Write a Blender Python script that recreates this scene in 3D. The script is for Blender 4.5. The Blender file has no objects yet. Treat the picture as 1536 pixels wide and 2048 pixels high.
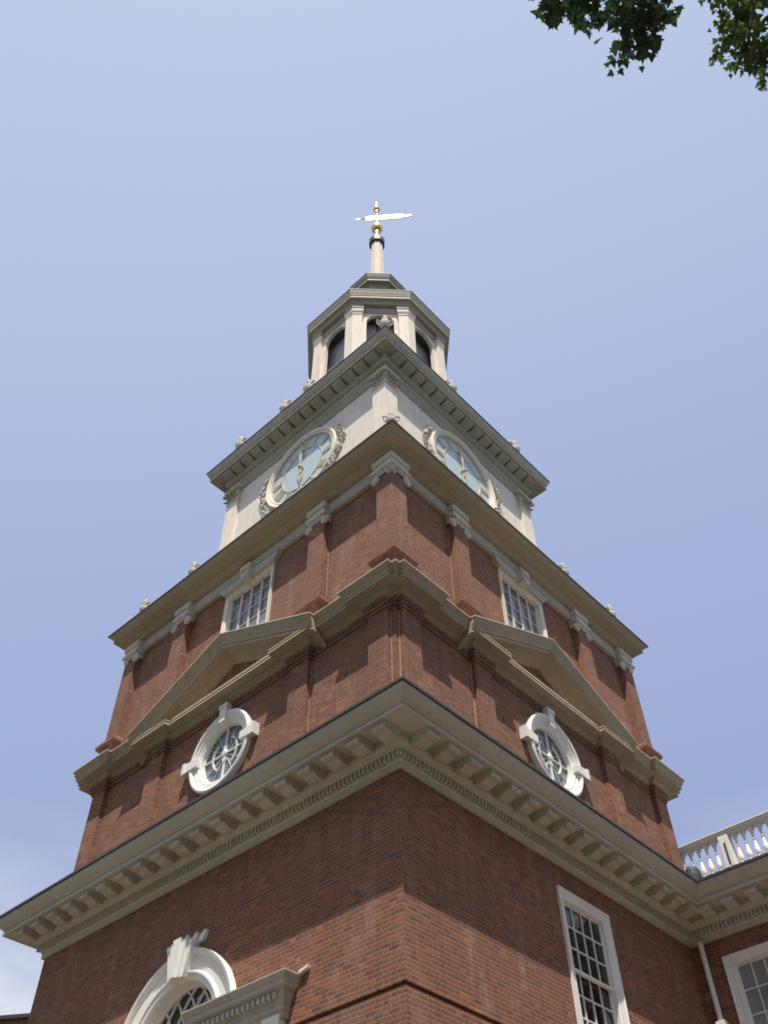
import bpy, math, random
from math import radians as R_, sin, cos, pi, tan, sqrt
from mathutils import Vector, Matrix
random.seed(11)
S = bpy.context.scene
# ------------------------------------------------------------------ camera
cam_d = bpy.data.cameras.new("camera"); cam = bpy.data.objects.new("camera", cam_d); S.collection.objects.link(cam)
cam_d.sensor_fit = 'VERTICAL'; cam_d.sensor_height = 32.0; cam_d.lens = 32.0*1822.0/2048.0
cam_d.clip_start = 0.1; cam_d.clip_end = 4000
rt = Vector((0.7328449, 0.68032456, -0.00984117)); up = Vector((0.52087139, -0.55165886, 0.65143341)); fw = Vector((-0.43775718, 0.48252563, 0.75864199))
m = Matrix((rt, up, -fw)).transposed().to_4x4(); m.translation = Vector((13.349, -14.489, 1.6)); cam.matrix_world = m
S.camera = cam
# ------------------------------------------------------------------ light
SUN_EL = R_(65.0); SX, SY = 0.695, -0.719
w = bpy.data.worlds.new("World"); S.world = w; w.use_nodes = True
nt = w.node_tree; nt.nodes.clear()
out = nt.nodes.new('ShaderNodeOutputWorld'); bg = nt.nodes.new('ShaderNodeBackground')
sky = nt.nodes.new('ShaderNodeTexSky'); sky.sky_type = 'NISHITA'; sky.sun_disc = False
sky.sun_elevation = SUN_EL; sky.sun_rotation = math.atan2(SX, SY)
sky.altitude = 0; sky.air_density = 1.0; sky.dust_density = 3.0; sky.ozone_density = 1.0
# a summer haze: the sky colour washed towards white, plus soft low clouds in the west
hz = nt.nodes.new('ShaderNodeMix'); hz.data_type = 'RGBA'; hz.inputs[0].default_value = 0.80
geo = nt.nodes.new('ShaderNodeTexCoord'); dp = nt.nodes.new('ShaderNodeVectorMath'); dp.operation = 'DOT_PRODUCT'
dp.inputs[1].default_value = (SX*cos(SUN_EL)-0.13, SY*cos(SUN_EL)-0.13, sin(SUN_EL)); nt.links.new(geo.outputs['Generated'], dp.inputs[0])
dr = nt.nodes.new('ShaderNodeMapRange'); dr.inputs[1].default_value = -0.2; dr.inputs[2].default_value = 1.0; nt.links.new(dp.outputs['Value'], dr.inputs[0])
hr = nt.nodes.new('ShaderNodeValToRGB'); he = hr.color_ramp.elements; K = 1/10.0
he[0].position = 0.0; he[0].color = (3.4*K, 4.1*K, 6.9*K, 1); he[1].position = 0.5; he[1].color = (4.65*K, 5.5*K, 8.35*K, 1)
e2 = he.new(0.85); e2.color = (5.95*K, 6.9*K, 9.2*K, 1)
nt.links.new(dr.outputs[0], hr.inputs[0]); hs = nt.nodes.new('ShaderNodeVectorMath'); hs.operation = 'SCALE'; hs.inputs['Scale'].default_value = 10.0
nt.links.new(hr.outputs[0], hs.inputs[0]); nt.links.new(hs.outputs[0], hz.inputs[7])
nt.links.new(sky.outputs[0], hz.inputs[6])
tc = nt.nodes.new('ShaderNodeTexCoord'); sep = nt.nodes.new('ShaderNodeSeparateXYZ'); nt.links.new(tc.outputs['Generated'], sep.inputs[0])
ns = nt.nodes.new('ShaderNodeTexNoise'); ns.inputs['Scale'].default_value = 3.2; ns.inputs['Detail'].default_value = 5; ns.inputs['Roughness'].default_value = 0.5
mp = nt.nodes.new('ShaderNodeMapping'); mp.inputs['Scale'].default_value = (1, 1, 2.6); mp.inputs['Location'].default_value = (0.3, 0.1, 0.0)
nt.links.new(tc.outputs['Generated'], mp.inputs[0]); nt.links.new(mp.outputs[0], ns.inputs[0])
cr = nt.nodes.new('ShaderNodeMapRange'); cr.inputs[1].default_value = 0.40; cr.inputs[2].default_value = 0.60
nt.links.new(ns.outputs[0], cr.inputs[0])
el = nt.nodes.new('ShaderNodeMapRange'); el.inputs[1].default_value = 0.50; el.inputs[2].default_value = 0.34
nt.links.new(sep.outputs[2], el.inputs[0])
mu = nt.nodes.new('ShaderNodeMath'); mu.operation = 'MULTIPLY'; nt.links.new(cr.outputs[0], mu.inputs[0]); nt.links.new(el.outputs[0], mu.inputs[1])
cm = nt.nodes.new('ShaderNodeMix'); cm.data_type = 'RGBA'; cm.inputs[7].default_value = (7.6, 7.9, 8.8, 1)
nt.links.new(mu.outputs[0], cm.inputs[0]); nt.links.new(hz.outputs[2], cm.inputs[6])
nt.links.new(cm.outputs[2], bg.inputs[0]); bg.inputs[1].default_value = 0.086
nt.links.new(bg.outputs[0], out.inputs[0])
sd = bpy.data.lights.new("sun", 'SUN'); sd.energy = 5.0; sd.angle = R_(0.53); sd.color = (1.0, 0.92, 0.79)
so = bpy.data.objects.new("sun", sd); S.collection.objects.link(so)
sdir = Vector((SX*cos(SUN_EL), SY*cos(SUN_EL), sin(SUN_EL))).normalized()
so.rotation_euler = sdir.to_track_quat('Z', 'Y').to_euler(); so.location = sdir*80
S.view_settings.view_transform = 'Standard'; S.view_settings.look = 'None'; S.view_settings.gamma = 1.0
S.view_settings.use_curve_mapping = False; S.view_settings.exposure = 0.22
S.cycles.filter_width = 1.8; S.cycles.max_bounces = 8; S.cycles.diffuse_bounces = 4
ZO = 1.6   # all building heights below are measured from eye level
# ------------------------------------------------------------------ materials
class N:
    def __init__(s, name):
        s.m = bpy.data.materials.new(name); s.m.use_nodes = True; s.t = s.m.node_tree; s.t.nodes.clear()
        s.o = s.t.nodes.new('ShaderNodeOutputMaterial'); s.p = s.t.nodes.new('ShaderNodeBsdfPrincipled')
        s.t.links.new(s.p.outputs[0], s.o.inputs[0])
    def n(s, typ, **k):
        x = s.t.nodes.new(typ)
        for a, b in k.items(): setattr(x, a, b)
        return x
    def l(s, a, b): s.t.links.new(a, b)
    def mt(s, op, a, b=None, c=None):
        x = s.n('ShaderNodeMath', operation=op)
        for i, v in enumerate((a, b, c)):
            if v is None: continue
            if isinstance(v, (int, float)): x.inputs[i].default_value = v
            else: s.l(v, x.inputs[i])
        return x.outputs[0]
    def mix(s, f, a, b, bt='MIX'):
        x = s.n('ShaderNodeMix', data_type='RGBA', blend_type=bt)
        for i, v in ((0, f), (6, a), (7, b)):
            if isinstance(v, (int, float)): x.inputs[i].default_value = v
            elif isinstance(v, tuple): x.inputs[i].default_value = (*v, 1)
            else: s.l(v, x.inputs[i])
        return x.outputs[2]
    def noise(s, vec, sc, det=4, rough=0.55):
        x = s.n('ShaderNodeTexNoise'); x.inputs['Scale'].default_value = sc; x.inputs['Detail'].default_value = det; x.inputs['Roughness'].default_value = rough
        if vec is not None: s.l(vec, x.inputs[0])
        return x.outputs[0]
    def ramp(s, v, a, b):
        x = s.n('ShaderNodeMapRange'); x.inputs[1].default_value = a; x.inputs[2].default_value = b; s.l(v, x.inputs[0]); return x.outputs[0]

def brick_mat(name, cols, mortar, rough=0.9, bw=0.30, bh=0.068):
    a = N(name); g = a.n('ShaderNodeNewGeometry')
    sp = a.n('ShaderNodeSeparateXYZ'); a.l(g.outputs['Position'], sp.inputs[0])
    sn = a.n('ShaderNodeSeparateXYZ'); a.l(g.outputs['True Normal'], sn.inputs[0])
    isx = a.mt('GREATER_THAN', a.mt('ABSOLUTE', sn.outputs[0]), 0.7)
    inv = a.mt('SUBTRACT', 1.0, isx)
    u = a.mt('ADD', a.mt('MULTIPLY', sp.outputs[1], isx), a.mt('MULTIPLY', sp.outputs[0], inv))
    u = a.mt('ADD', u, 40.0)
    v = a.mt('ADD', sp.outputs[2], 3.0)
    rv = a.mt('DIVIDE', v, bh); row = a.mt('FLOOR', rv); fv = a.mt('MULTIPLY', a.mt('FRACT', rv), bh)
    odd = a.mt('MULTIPLY', a.mt('MODULO', row, 2.0), bw/2)
    uu = a.mt('DIVIDE', a.mt('ADD', u, odd), bw); col = a.mt('FLOOR', uu); fu = a.mt('MULTIPLY', a.mt('FRACT', uu), bw)
    sl = bw*0.655; head = a.mt('GREATER_THAN', fu, sl)                      # Flemish bond: stretcher, header
    d1 = a.mt('ABSOLUTE', a.mt('SUBTRACT', fu, sl)); d2 = fu; d3 = a.mt('SUBTRACT', bw, fu)
    d4 = fv; d5 = a.mt('SUBTRACT', bh, fv)
    dm = a.mt('MINIMUM', a.mt('MINIMUM', a.mt('MINIMUM', d1, d2), d3), a.mt('MINIMUM', d4, d5))
    wob = a.mt('MULTIPLY', a.noise(g.outputs['Position'], 26, 3), 0.009)
    mm = a.ramp(a.mt('SUBTRACT', dm, wob), 0.0040, -0.001)                  # 1 in the joint
    cv = a.n('ShaderNodeCombineXYZ'); a.l(col, cv.inputs[0]); a.l(row, cv.inputs[1]); a.l(a.mt('ADD', head, a.mt('MULTIPLY', isx, 7.0)), cv.inputs[2])
    wn = a.n('ShaderNodeTexWhiteNoise'); a.l(cv.outputs[0], wn.inputs[0])
    rp = a.n('ShaderNodeValToRGB'); a.l(wn.outputs[0], rp.inputs[0]); e = rp.color_ramp.elements
    n = len(cols)
    e[0].position = 0; e[0].color = (*cols[0], 1); e[1].position = 1.0; e[1].color = (*cols[-1], 1)
    for i in range(1, n-1):
        q = e.new(i/(n-1)); q.color = (*cols[i], 1)
    big = a.noise(g.outputs['Position'], 0.7, 5, 0.6)
    c = a.mix(a.ramp(big, 0.35, 0.68), rp.outputs[0], a.mix(0.46, rp.outputs[0], (0.12, 0.058, 0.045)))
    gr = a.noise(g.outputs['Position'], 60, 3)
    c = a.mix(a.mt('MULTIPLY', a.ramp(gr, 0.5, 0.75), 0.35), c, (0.30, 0.19, 0.15))
    mort = a.mix(a.noise(g.outputs['Position'], 5, 3), mortar, tuple(x*0.72 for x in mortar))
    c = a.mix(mm, c, mort)
    # rain-washed lime bloom in soft patches
    st = a.n('ShaderNodeMapping'); st.inputs['Scale'].default_value = (1.6, 1.6, 0.35); a.l(g.outputs['Position'], st.inputs[0])
    bl = a.ramp(a.noise(st.outputs[0], 1.3, 5, 0.65), 0.54, 0.78)
    c = a.mix(a.mt('MULTIPLY', bl, 0.30), c, (0.44, 0.34, 0.29))
    st2 = a.n('ShaderNodeMapping'); st2.inputs['Scale'].default_value = (3.5, 3.5, 0.25); st2.inputs['Location'].default_value = (7, 3, 1); a.l(g.outputs['Position'], st2.inputs[0])
    so_ = a.ramp(a.noise(st2.outputs[0], 1.0, 6, 0.7), 0.55, 0.78)
    c = a.mix(a.mt('MULTIPLY', so_, 0.45), c, (0.075, 0.045, 0.038))
    a.l(c, a.p.inputs['Base Color']); a.p.inputs['Roughness'].default_value = rough
    b = a.n('ShaderNodeBump'); b.inputs['Strength'].default_value = 0.5; b.inputs['Distance'].default_value = 0.006
    a.l(a.mt('ADD', a.mt('SUBTRACT', 1.0, mm), a.mt('MULTIPLY', gr, 0.4)), b.inputs['Height']); a.l(b.outputs[0], a.p.inputs['Normal'])
    return a.m

def paint(name, col, dirt=(0.25, 0.22, 0.17), amt=0.35, rough=0.55, boards=0.0, streak=1.0, bump=0.15, joints=0.0):
    a = N(name); g = a.n('ShaderNodeNewGeometry')
    st = a.n('ShaderNodeMapping'); st.inputs['Scale'].default_value = (5, 5, 0.6); a.l(g.outputs['Position'], st.inputs[0])
    n1 = a.ramp(a.noise(st.outputs[0], 1.7, 5, 0.65), 0.46, 0.80)
    n2 = a.ramp(a.noise(g.outputs['Position'], 1.2, 5, 0.6), 0.40, 0.75)
    c = a.mix(a.mt('MULTIPLY', n1, amt*streak), col, dirt)
    c = a.mix(a.mt('MULTIPLY', n2, amt*0.6), c, tuple(x*0.75 for x in col))
    n3 = a.ramp(a.noise(g.outputs['Position'], 14, 4, 0.7), 0.66, 0.74)
    c = a.mix(a.mt('MULTIPLY', n3, amt*0.5), c, dirt)
    h = a.noise(g.outputs['Position'], 18, 3)
    if joints:
        sp = a.n('ShaderNodeSeparateXYZ'); a.l(g.outputs['Position'], sp.inputs[0]); sn = a.n('ShaderNodeSeparateXYZ'); a.l(g.outputs['True Normal'], sn.inputs[0])
        isx = a.mt('GREATER_THAN', a.mt('ABSOLUTE', sn.outputs[0]), a.mt('ABSOLUTE', sn.outputs[1]))
        u = a.mt('ADD', a.mt('MULTIPLY', sp.outputs[1], isx), a.mt('MULTIPLY', sp.outputs[0], a.mt('SUBTRACT', 1.0, isx)))
        fj = a.mt('FRACT', a.mt('DIVIDE', a.mt('ADD', u, 40.3), joints)); ln = a.mt('MULTIPLY', a.ramp(fj, 0.006, 0.002), a.ramp(a.mt('ABSOLUTE', sn.outputs[2]), 0.95, 0.90))
        cell = a.n('ShaderNodeTexWhiteNoise', noise_dimensions='1D'); a.l(a.mt('FLOOR', a.mt('DIVIDE', a.mt('ADD', u, 40.3), joints)), cell.inputs['W'])
        c = a.mix(a.mt('MULTIPLY', cell.outputs[0], 0.16), c, dirt); c = a.mix(a.mt('MULTIPLY', ln, 0.6), c, dirt)
    if boards:
        sp = a.n('ShaderNodeSeparateXYZ'); a.l(g.outputs['Position'], sp.inputs[0])
        fz = a.mt('FRACT', a.mt('DIVIDE', sp.outputs[2], boards))
        ln = a.ramp(fz, 0.07, 0.0)
        row = a.mt('FLOOR', a.mt('DIVIDE', sp.outputs[2], boards))
        wn = a.n('ShaderNodeTexWhiteNoise', noise_dimensions='1D'); a.l(row, wn.inputs['W'])
        c = a.mix(a.mt('MULTIPLY', wn.outputs[0], 0.10), c, dirt)
        c = a.mix(a.mt('MULTIPLY', ln, 0.45), c, dirt)
        h = a.mt('SUBTRACT', h, a.mt('MULTIPLY', ln, 2.0))
    a.l(c, a.p.inputs['Base Color']); a.p.inputs['Roughness'].default_value = rough
    b = a.n('ShaderNodeBump'); b.inputs['Strength'].default_value = bump; b.inputs['Distance'].default_value = 0.01
    a.l(h, b.inputs['Height']); a.l(b.outputs[0], a.p.inputs['Normal'])
    return a.m

def glass_mat(name, col, rough=0.03, wave=0.12, tint=None, ior=1.6):
    a = N(name); g = a.n('ShaderNodeNewGeometry')
    c = a.mix(a.noise(g.outputs['Position'], 2.0, 3), col, tuple(x*0.6 for x in col) if tint is None else tint)
    a.l(c, a.p.inputs['Base Color']); a.p.inputs['Roughness'].default_value = rough; a.p.inputs['IOR'].default_value = ior
    b = a.n('ShaderNodeBump'); b.inputs['Strength'].default_value = wave; b.inputs['Distance'].default_value = 0.02
    a.l(a.noise(g.outputs['Position'], 3.5, 1), b.inputs['Height']); a.l(b.outputs[0], a.p.inputs['Normal'])
    return a.m

def metal(name, col, rough):
    a = N(name); g = a.n('ShaderNodeNewGeometry')
    c = a.mix(a.noise(g.outputs['Position'], 9, 3), col, tuple(x*0.7 for x in col))
    a.l(c, a.p.inputs['Base Color']); a.p.inputs['Metallic'].default_value = 1.0; a.p.inputs['Roughness'].default_value = rough
    return a.m

def leafm(name, c1, c2, tr):
    a = N(name); oi = a.n('ShaderNodeObjectInfo'); g = a.n('ShaderNodeNewGeometry')
    c = a.mix(a.ramp(a.noise(g.outputs['Position'], 5.0, 2), 0.3, 0.7), c1, c2)
    a.l(c, a.p.inputs['Base Color']); a.p.inputs['Roughness'].default_value = 0.45
    t = a.n('ShaderNodeBsdfTranslucent'); a.l(a.mix(0.5, c, tr), t.inputs[0])
    mx = a.n('ShaderNodeMixShader'); mx.inputs[0].default_value = 0.35
    a.l(a.p.outputs[0], mx.inputs[1]); a.l(t.outputs[0], mx.inputs[2]); a.l(mx.outputs[0], a.o.inputs[0])
    return a.m

M_BRICK = brick_mat("old_red_brick", [(0.12,0.047,0.032),(0.205,0.070,0.037),(0.275,0.090,0.043),(0.18,0.063,0.038),(0.325,0.114,0.053),(0.15,0.060,0.041),(0.38,0.155,0.080)], (0.30,0.205,0.15))
M_GROUT = paint("lime_joint", (0.50,0.36,0.27), amt=0.4)
M_CREAM = paint("grey_cream_paint", (0.53,0.505,0.44), amt=0.40, joints=2.28)
M_TAN = paint("sanded_tan_paint", (0.42,0.35,0.25), dirt=(0.20,0.165,0.12), amt=0.50, rough=0.8, joints=1.9)
M_STONEP = paint("pale_stone_paint", (0.46,0.43,0.37), dirt=(0.2,0.18,0.15), amt=0.50, rough=0.7, joints=2.1)
M_SASH = paint("cream_white_sash_paint", (0.72,0.68,0.60), amt=0.25)
M_WHITE = paint("bright_white_paint", (0.80,0.79,0.76), amt=0.16)
M_BOARD = paint("weathered_white_boards", (0.80,0.745,0.655), dirt=(0.36,0.33,0.29), amt=0.50, boards=0.24, joints=2.6, rough=0.8)
M_WEATH = paint("soot_grey_paint", (0.30,0.27,0.24), dirt=(0.15,0.14,0.13), amt=0.5, rough=0.7)
M_BELF = paint("weathered_white_piers", (0.80,0.725,0.64), dirt=(0.40,0.34,0.28), amt=0.45, rough=0.95)
M_CARVE = paint("weathered_carved_wood", (0.60,0.56,0.49), dirt=(0.20,0.18,0.15), amt=0.55, rough=0.8)
M_LEAD = paint("dark_lead", (0.045,0.048,0.052), dirt=(0.09,0.09,0.08), amt=0.4, rough=0.6)
M_EDGE = paint("sunlit_edge_tone", (0.62,0.50,0.40), amt=0.3)  # sunlit cream-pink of the top edges painted into the colour
M_GLASS = glass_mat("sky_toned_window_glass", (0.19,0.215,0.275))  # pale sky reflection put into the base colour of the panes
M_DARKG = glass_mat("dark_window_glass", (0.012,0.018,0.018), wave=0.25)
M_CURT = glass_mat("window_glass_over_blind", (0.36,0.38,0.40), rough=0.10, tint=(0.16,0.17,0.18))
M_DIAL = glass_mat("dial_pale_blue", (0.52,0.61,0.64), rough=0.2, wave=0.05, tint=(0.44,0.54,0.58), ior=1.25)
M_GOLD = metal("gilded_metal", (0.95,0.66,0.30), 0.34)
M_GILT = paint("gilt_numeral", (0.64,0.57,0.42), dirt=(0.45,0.39,0.26), amt=0.3, rough=0.4)
M_DARK = paint("dark_interior_paint", (0.10,0.10,0.11), dirt=(0.04,0.04,0.05), amt=0.5)
M_SCREEN = paint("grey_screen", (0.42,0.43,0.47), dirt=(0.22,0.22,0.24), amt=0.6, boards=0.12)
M_BARK = paint("maple_bark", (0.12,0.095,0.07), dirt=(0.05,0.04,0.03), amt=0.6, rough=0.9, bump=0.6)
M_LEAFA = leafm("maple_leaf_shade_tone", (0.022,0.045,0.020), (0.034,0.066,0.026), (0.03,0.08,0.02))  # leaf green darkened in colour for the shade of the crown above
M_LEAFB = leafm("maple_leaf_sunlit_tone", (0.022,0.052,0.018), (0.10,0.135,0.032), (0.08,0.15,0.03))  # sunlit yellow-green painted into patches of the leaf colour

# ------------------------------------------------------------------ mesh building
class MB:
    def __init__(s): s.v = []; s.f = []
    def add(s, vs, fs):
        b = len(s.v); s.v += [tuple(p) for p in vs]; s.f += [tuple(b+i for i in q) for q in fs]
    def box(s, a, b, T=None):
        x0,y0,z0 = a; x1,y1,z1 = b
        vs = [(x0,y0,z0),(x1,y0,z0),(x1,y1,z0),(x0,y1,z0),(x0,y0,z1),(x1,y0,z1),(x1,y1,z1),(x0,y1,z1)]
        if T: vs = [T(*p) for p in vs]
        s.add(vs, [(0,3,2,1),(4,5,6,7),(0,1,5,4),(1,2,6,5),(2,3,7,6),(3,0,4,7)])
    def grid(s, rows, closed=False):
        n = len(rows[0]); b = len(s.v)
        for r in rows: s.v += [tuple(p) for p in r]
        for i in range(len(rows)-1):
            for j in range(n if closed else n-1):
                k = (j+1) % n
                s.f.append((b+i*n+j, b+i*n+k, b+(i+1)*n+k, b+(i+1)*n+j))
    def lathe(s, c, prof, n=16, T=None, cap=True, rot=0.0):
        rows = [[(c[0]+r*cos(rot+2*pi*j/n), c[1]+r*sin(rot+2*pi*j/n), c[2]+z) for j in range(n)] for r, z in prof]
        if T: rows = [[T(*p) for p in r] for r in rows]
        b = len(s.v); s.grid(rows, True)
        if cap:
            s.f.append(tuple(b+j for j in range(n))[::-1]); s.f.append(tuple(b+(len(rows)-1)*n+j for j in range(n)))
    def tube(s, pts, r, n=6, r1=None):
        pts = [Vector(p) for p in pts]; r1 = r if r1 is None else r1; rows = []
        for i, p in enumerate(pts):
            d = (pts[min(i+1,len(pts)-1)]-pts[max(i-1,0)]).normalized()
            a = d.cross(Vector((0,0,1)))
            if a.length < 0.05: a = d.cross(Vector((1,0,0)))
            a.normalize(); b = d.cross(a); rr = r+(r1-r)*i/max(1,len(pts)-1)
            rows.append([tuple(p+(a*cos(2*pi*j/n)+b*sin(2*pi*j/n))*rr) for j in range(n)])
        s.grid(rows, True)
    def blob(s, c, r, T=None, sc=(1,1,1), n=7, m=5):
        rows = [[(c[0]+r*sc[0]*sin(pi*i/m)*cos(2*pi*j/n), c[1]+r*sc[1]*sin(pi*i/m)*sin(2*pi*j/n), c[2]+r*sc[2]*cos(pi*i/m)) for j in range(n)] for i in range(m+1)]
        if T: rows = [[T(*p) for p in q] for q in rows]
        s.grid(rows, True)

COL = S.collection
def obj(name, mb, mat, parent=None, zo=ZO, smooth=False, label=None):
    me = bpy.data.meshes.new(name)
    me.from_pydata([(x, y, z+zo) for x, y, z in mb.v], [], mb.f)
    import bmesh
    b = bmesh.new(); b.from_mesh(me); bmesh.ops.recalc_face_normals(b, faces=b.faces); b.to_mesh(me); b.free()
    if smooth:
        for p in me.polygons: p.use_smooth = True
    me.materials.append(mat); me.update()
    o = bpy.data.objects.new(name, me); COL.objects.link(o)
    if parent: o.parent = parent
    if label: o['label'] = label
    return o
def thing(name, label, cat, group=None):
    o = bpy.data.objects.new(name, None); COL.objects.link(o); o['label'] = label; o['category'] = cat
    if group: o['group'] = group
    return o
def TF(ang):
    """frame of a wall face: local (u along, w outward, z) -> world; ang is the outward normal's azimuth in degrees"""
    a = R_(ang); nx, ny = cos(a), sin(a); tx, ty = -ny, nx
    return lambda u, w, z: (nx*w+tx*u, ny*w+ty*u, z)
SOUTH, EAST, NORTH, WEST = -90, 0, 90, 180
FACES = (SOUTH, EAST, NORTH, WEST)

def offs(path, closed, d):
    n = len(path); out = []
    for i in range(n):
        p = Vector(path[i])
        a = Vector(path[i-1]) if (i > 0 or closed) else None
        b = Vector(path[(i+1) % n]) if (i < n-1 or closed) else None
        ns = []
        if a is not None: e = (p-a).normalized(); ns.append(Vector((e.y, -e.x)))
        if b is not None: e = (b-p).normalized(); ns.append(Vector((e.y, -e.x)))
        if len(ns) == 2:
            k = ns[0]+ns[1]; k = k/(1+ns[0].dot(ns[1])) if abs(1+ns[0].dot(ns[1])) > 1e-4 else ns[0]
        else: k = ns[0]
        out.append(p+k*d)
    return out
def sweep(mb, path, prof, closed=True, segs=None):
    """mitred moulding: path CCW (outside on the right), prof = [(offset, z)...]"""
    n = len(path); rings = [(offs(path, closed, d), z) for d, z in prof]
    for i in (range(n if closed else n-1) if segs is None else segs):
        j = (i+1) % n
        mb.grid([[(r[i].x, r[i].y, z), (r[j].x, r[j].y, z)] for r, z in rings])
def endcap(mb, path, prof, i, closed=True):
    b = len(mb.v)
    for d, z in prof:
        q = offs(path, closed, d)[i]; mb.v.append((q.x, q.y, z))
    mb.f.append(tuple(range(b, len(mb.v))))
def square(s): return [(-s,-s),(s,-s),(s,s),(-s,s)]
def four(pts):
    """pts: (u, w) of the south face left to right -> full closed plan"""
    out = []
    for a in FACES:
        T = TF(a)
        for u, w_ in pts: x, y, _ = T(u, w_, 0); out.append((x, y))
    return out
def octo(pts):
    out = []
    for k in range(8):
        T = TF(-90+45*k)
        for u, w_ in pts: x, y, _ = T(u, w_, 0); out.append((x, y))
    return out

def wall(mb, T, u0, u1, w, z0, z1, ops=(), depth=0.25):
    """flat wall with real openings; ops: ('rect',u0,u1,z0,z1) ('circ',uc,zc,r) ('arch',uc,r,z0,zspring)"""
    bb = []
    for o in ops:
        if o[0] == 'rect': bb.append((o[1], o[2], o[3], o[4]))
        elif o[0] == 'circ': bb.append((o[1]-o[3]*1.15, o[1]+o[3]*1.15, o[2]-o[3]*1.15, o[2]+o[3]*1.15))
        else: bb.append((o[1]-o[2], o[1]+o[2], o[3], o[4]+o[2]))
    us = sorted(set([u0, u1]+[b[0] for b in bb]+[b[1] for b in bb])); zs = sorted(set([z0, z1]+[b[2] for b in bb]+[b[3] for b in bb]))
    for i in range(len(us)-1):
        for j in range(len(zs)-1):
            cu = (us[i]+us[i+1])/2; cz = (zs[j]+zs[j+1])/2
            if any(b[0] < cu < b[1] and b[2] < cz < b[3] for b in bb): continue
            mb.add([T(us[i],w,zs[j]),T(us[i+1],w,zs[j]),T(us[i+1],w,zs[j+1]),T(us[i],w,zs[j+1])], [(0,1,2,3)])
    for o in ops:
        if o[0] == 'rect':
            a,b,c,d = o[1:5]
            ring = [(a,c),(b,c),(b,d),(a,d)]
            mb.grid([[T(u,w,z) for u,z in ring],[T(u,w-depth,z) for u,z in ring]], True)
        elif o[0] == 'circ':
            uc,zc,r = o[1:4]; n = 48; k = r*1.15
            cir = [(uc+r*cos(2*pi*i/n), zc+r*sin(2*pi*i/n)) for i in range(n)]
            sq = []
            for i in range(n):
                c_, s_ = cos(2*pi*i/n), sin(2*pi*i/n); q = k/max(abs(c_), abs(s_)); sq.append((uc+q*c_, zc+q*s_))
            mb.grid([[T(u,w,z) for u,z in sq],[T(u,w,z) for u,z in cir]], True)
            mb.grid([[T(u,w,z) for u,z in cir],[T(u,w-depth,z) for u,z in cir]], True)
        else:
            uc,r,zb,zs_ = o[1:5]; n = 24
            arc = [(uc+r*cos(pi*i/n), zs_+r*sin(pi*i/n)) for i in range(n+1)]
            top = [(uc+r*max(-1, min(1, 1.0001*cos(pi*i/n)/max(abs(cos(pi*i/n)), abs(sin(pi*i/n))))), zs_+r*min(1, sin(pi*i/n)/max(abs(cos(pi*i/n)), abs(sin(pi*i/n))))) for i in range(n+1)]
            mb.grid([[T(u,w,z) for u,z in top],[T(u,w,z) for u,z in arc]])
            full = [(uc+r,zb)]+arc+[(uc-r,zb)]
            mb.grid([[T(u,w,z) for u,z in full],[T(u,w-depth,z) for u,z in full]])
def fbox(mb, T, u0, u1, w0, w1, z0, z1): mb.box((u0,w0,z0),(u1,w1,z1),T)
def fprism(mb, T, poly, w0, w1):
    n = len(poly); b = len(mb.v)
    mb.v += [T(u,w0,z) for u,z in poly]+[T(u,w1,z) for u,z in poly]
    mb.f += [tuple(b+i for i in range(n)), tuple(b+n+i for i in range(n))[::-1]]
    for i in range(n): j=(i+1)%n; mb.f.append((b+i,b+j,b+n+j,b+n+i))
def fring(mb, T, uc, zc, prof, a0=0, a1=360, n=64):
    """moulding bent round a circle in the face plane; prof = [(radius, w)...]"""
    full = abs(a1-a0) >= 360
    rows = [[T(uc+r*cos(R_(a0+(a1-a0)*i/n)), w_, zc+r*sin(R_(a0+(a1-a0)*i/n))) for i in range(n if full else n+1)] for r, w_ in prof]
    mb.grid(rows, full)
def panes(mb, T, u0, u1, z0, z1, w, cols, rows, j=0.004):
    rg = random.Random(int(u0*97+z0*31+w*7)); 
    mb.grid([[T(u0+(u1-u0)*i/cols, w+rg.uniform(-j, j), z0+(z1-z0)*k/rows) for i in range(cols+1)] for k in range(rows+1)])
def rectframe(mb, T, u0, u1, z0, z1, prof):
    """picture-frame moulding; prof = [(outset, w)...] outset measured outwards from the opening"""
    rows = [[T(u0-d,w_,z0-d),T(u1+d,w_,z0-d),T(u1+d,w_,z1+d),T(u0-d,w_,z1+d)] for d, w_ in prof]
    mb.grid(rows, True)

# ================================================================== GROUND
g = MB(); g.box((-900,-900,-0.5),(900,900,0)); a = N("brick_paving_and_lawn"); gg = a.n('ShaderNodeNewGeometry')
c = a.mix(a.ramp(a.noise(gg.outputs['Position'], 0.05, 4), 0.45, 0.55), (0.07,0.09,0.035), (0.045,0.07,0.025))
c = a.mix(a.mt('MULTIPLY', a.noise(gg.outputs['Position'], 3.0, 6), 0.5), c, (0.09,0.08,0.06)); a.l(c, a.p.inputs['Base Color']); a.p.inputs['Roughness'].default_value = 0.9
o = obj("ground", g, a.m, zo=0); o['kind'] = 'structure'
g = MB(); g.box((-17,-16.5,-0.02),(26,4.0,0.004)); o = obj("pavement", g, brick_mat("paving_brick", [(0.11,0.06,0.045),(0.17,0.09,0.065),(0.20,0.12,0.09)], (0.2,0.17,0.14), bw=0.40, bh=0.1), zo=0); o['kind'] = 'structure'

# ================================================================== TOWER
tower = thing("clock_tower", "tall red brick clock tower with tan cornices, white clock stage and arched belfry", "clock tower")
YM = 4.034         # south wall of the long building behind
GZ = -1.6
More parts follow.
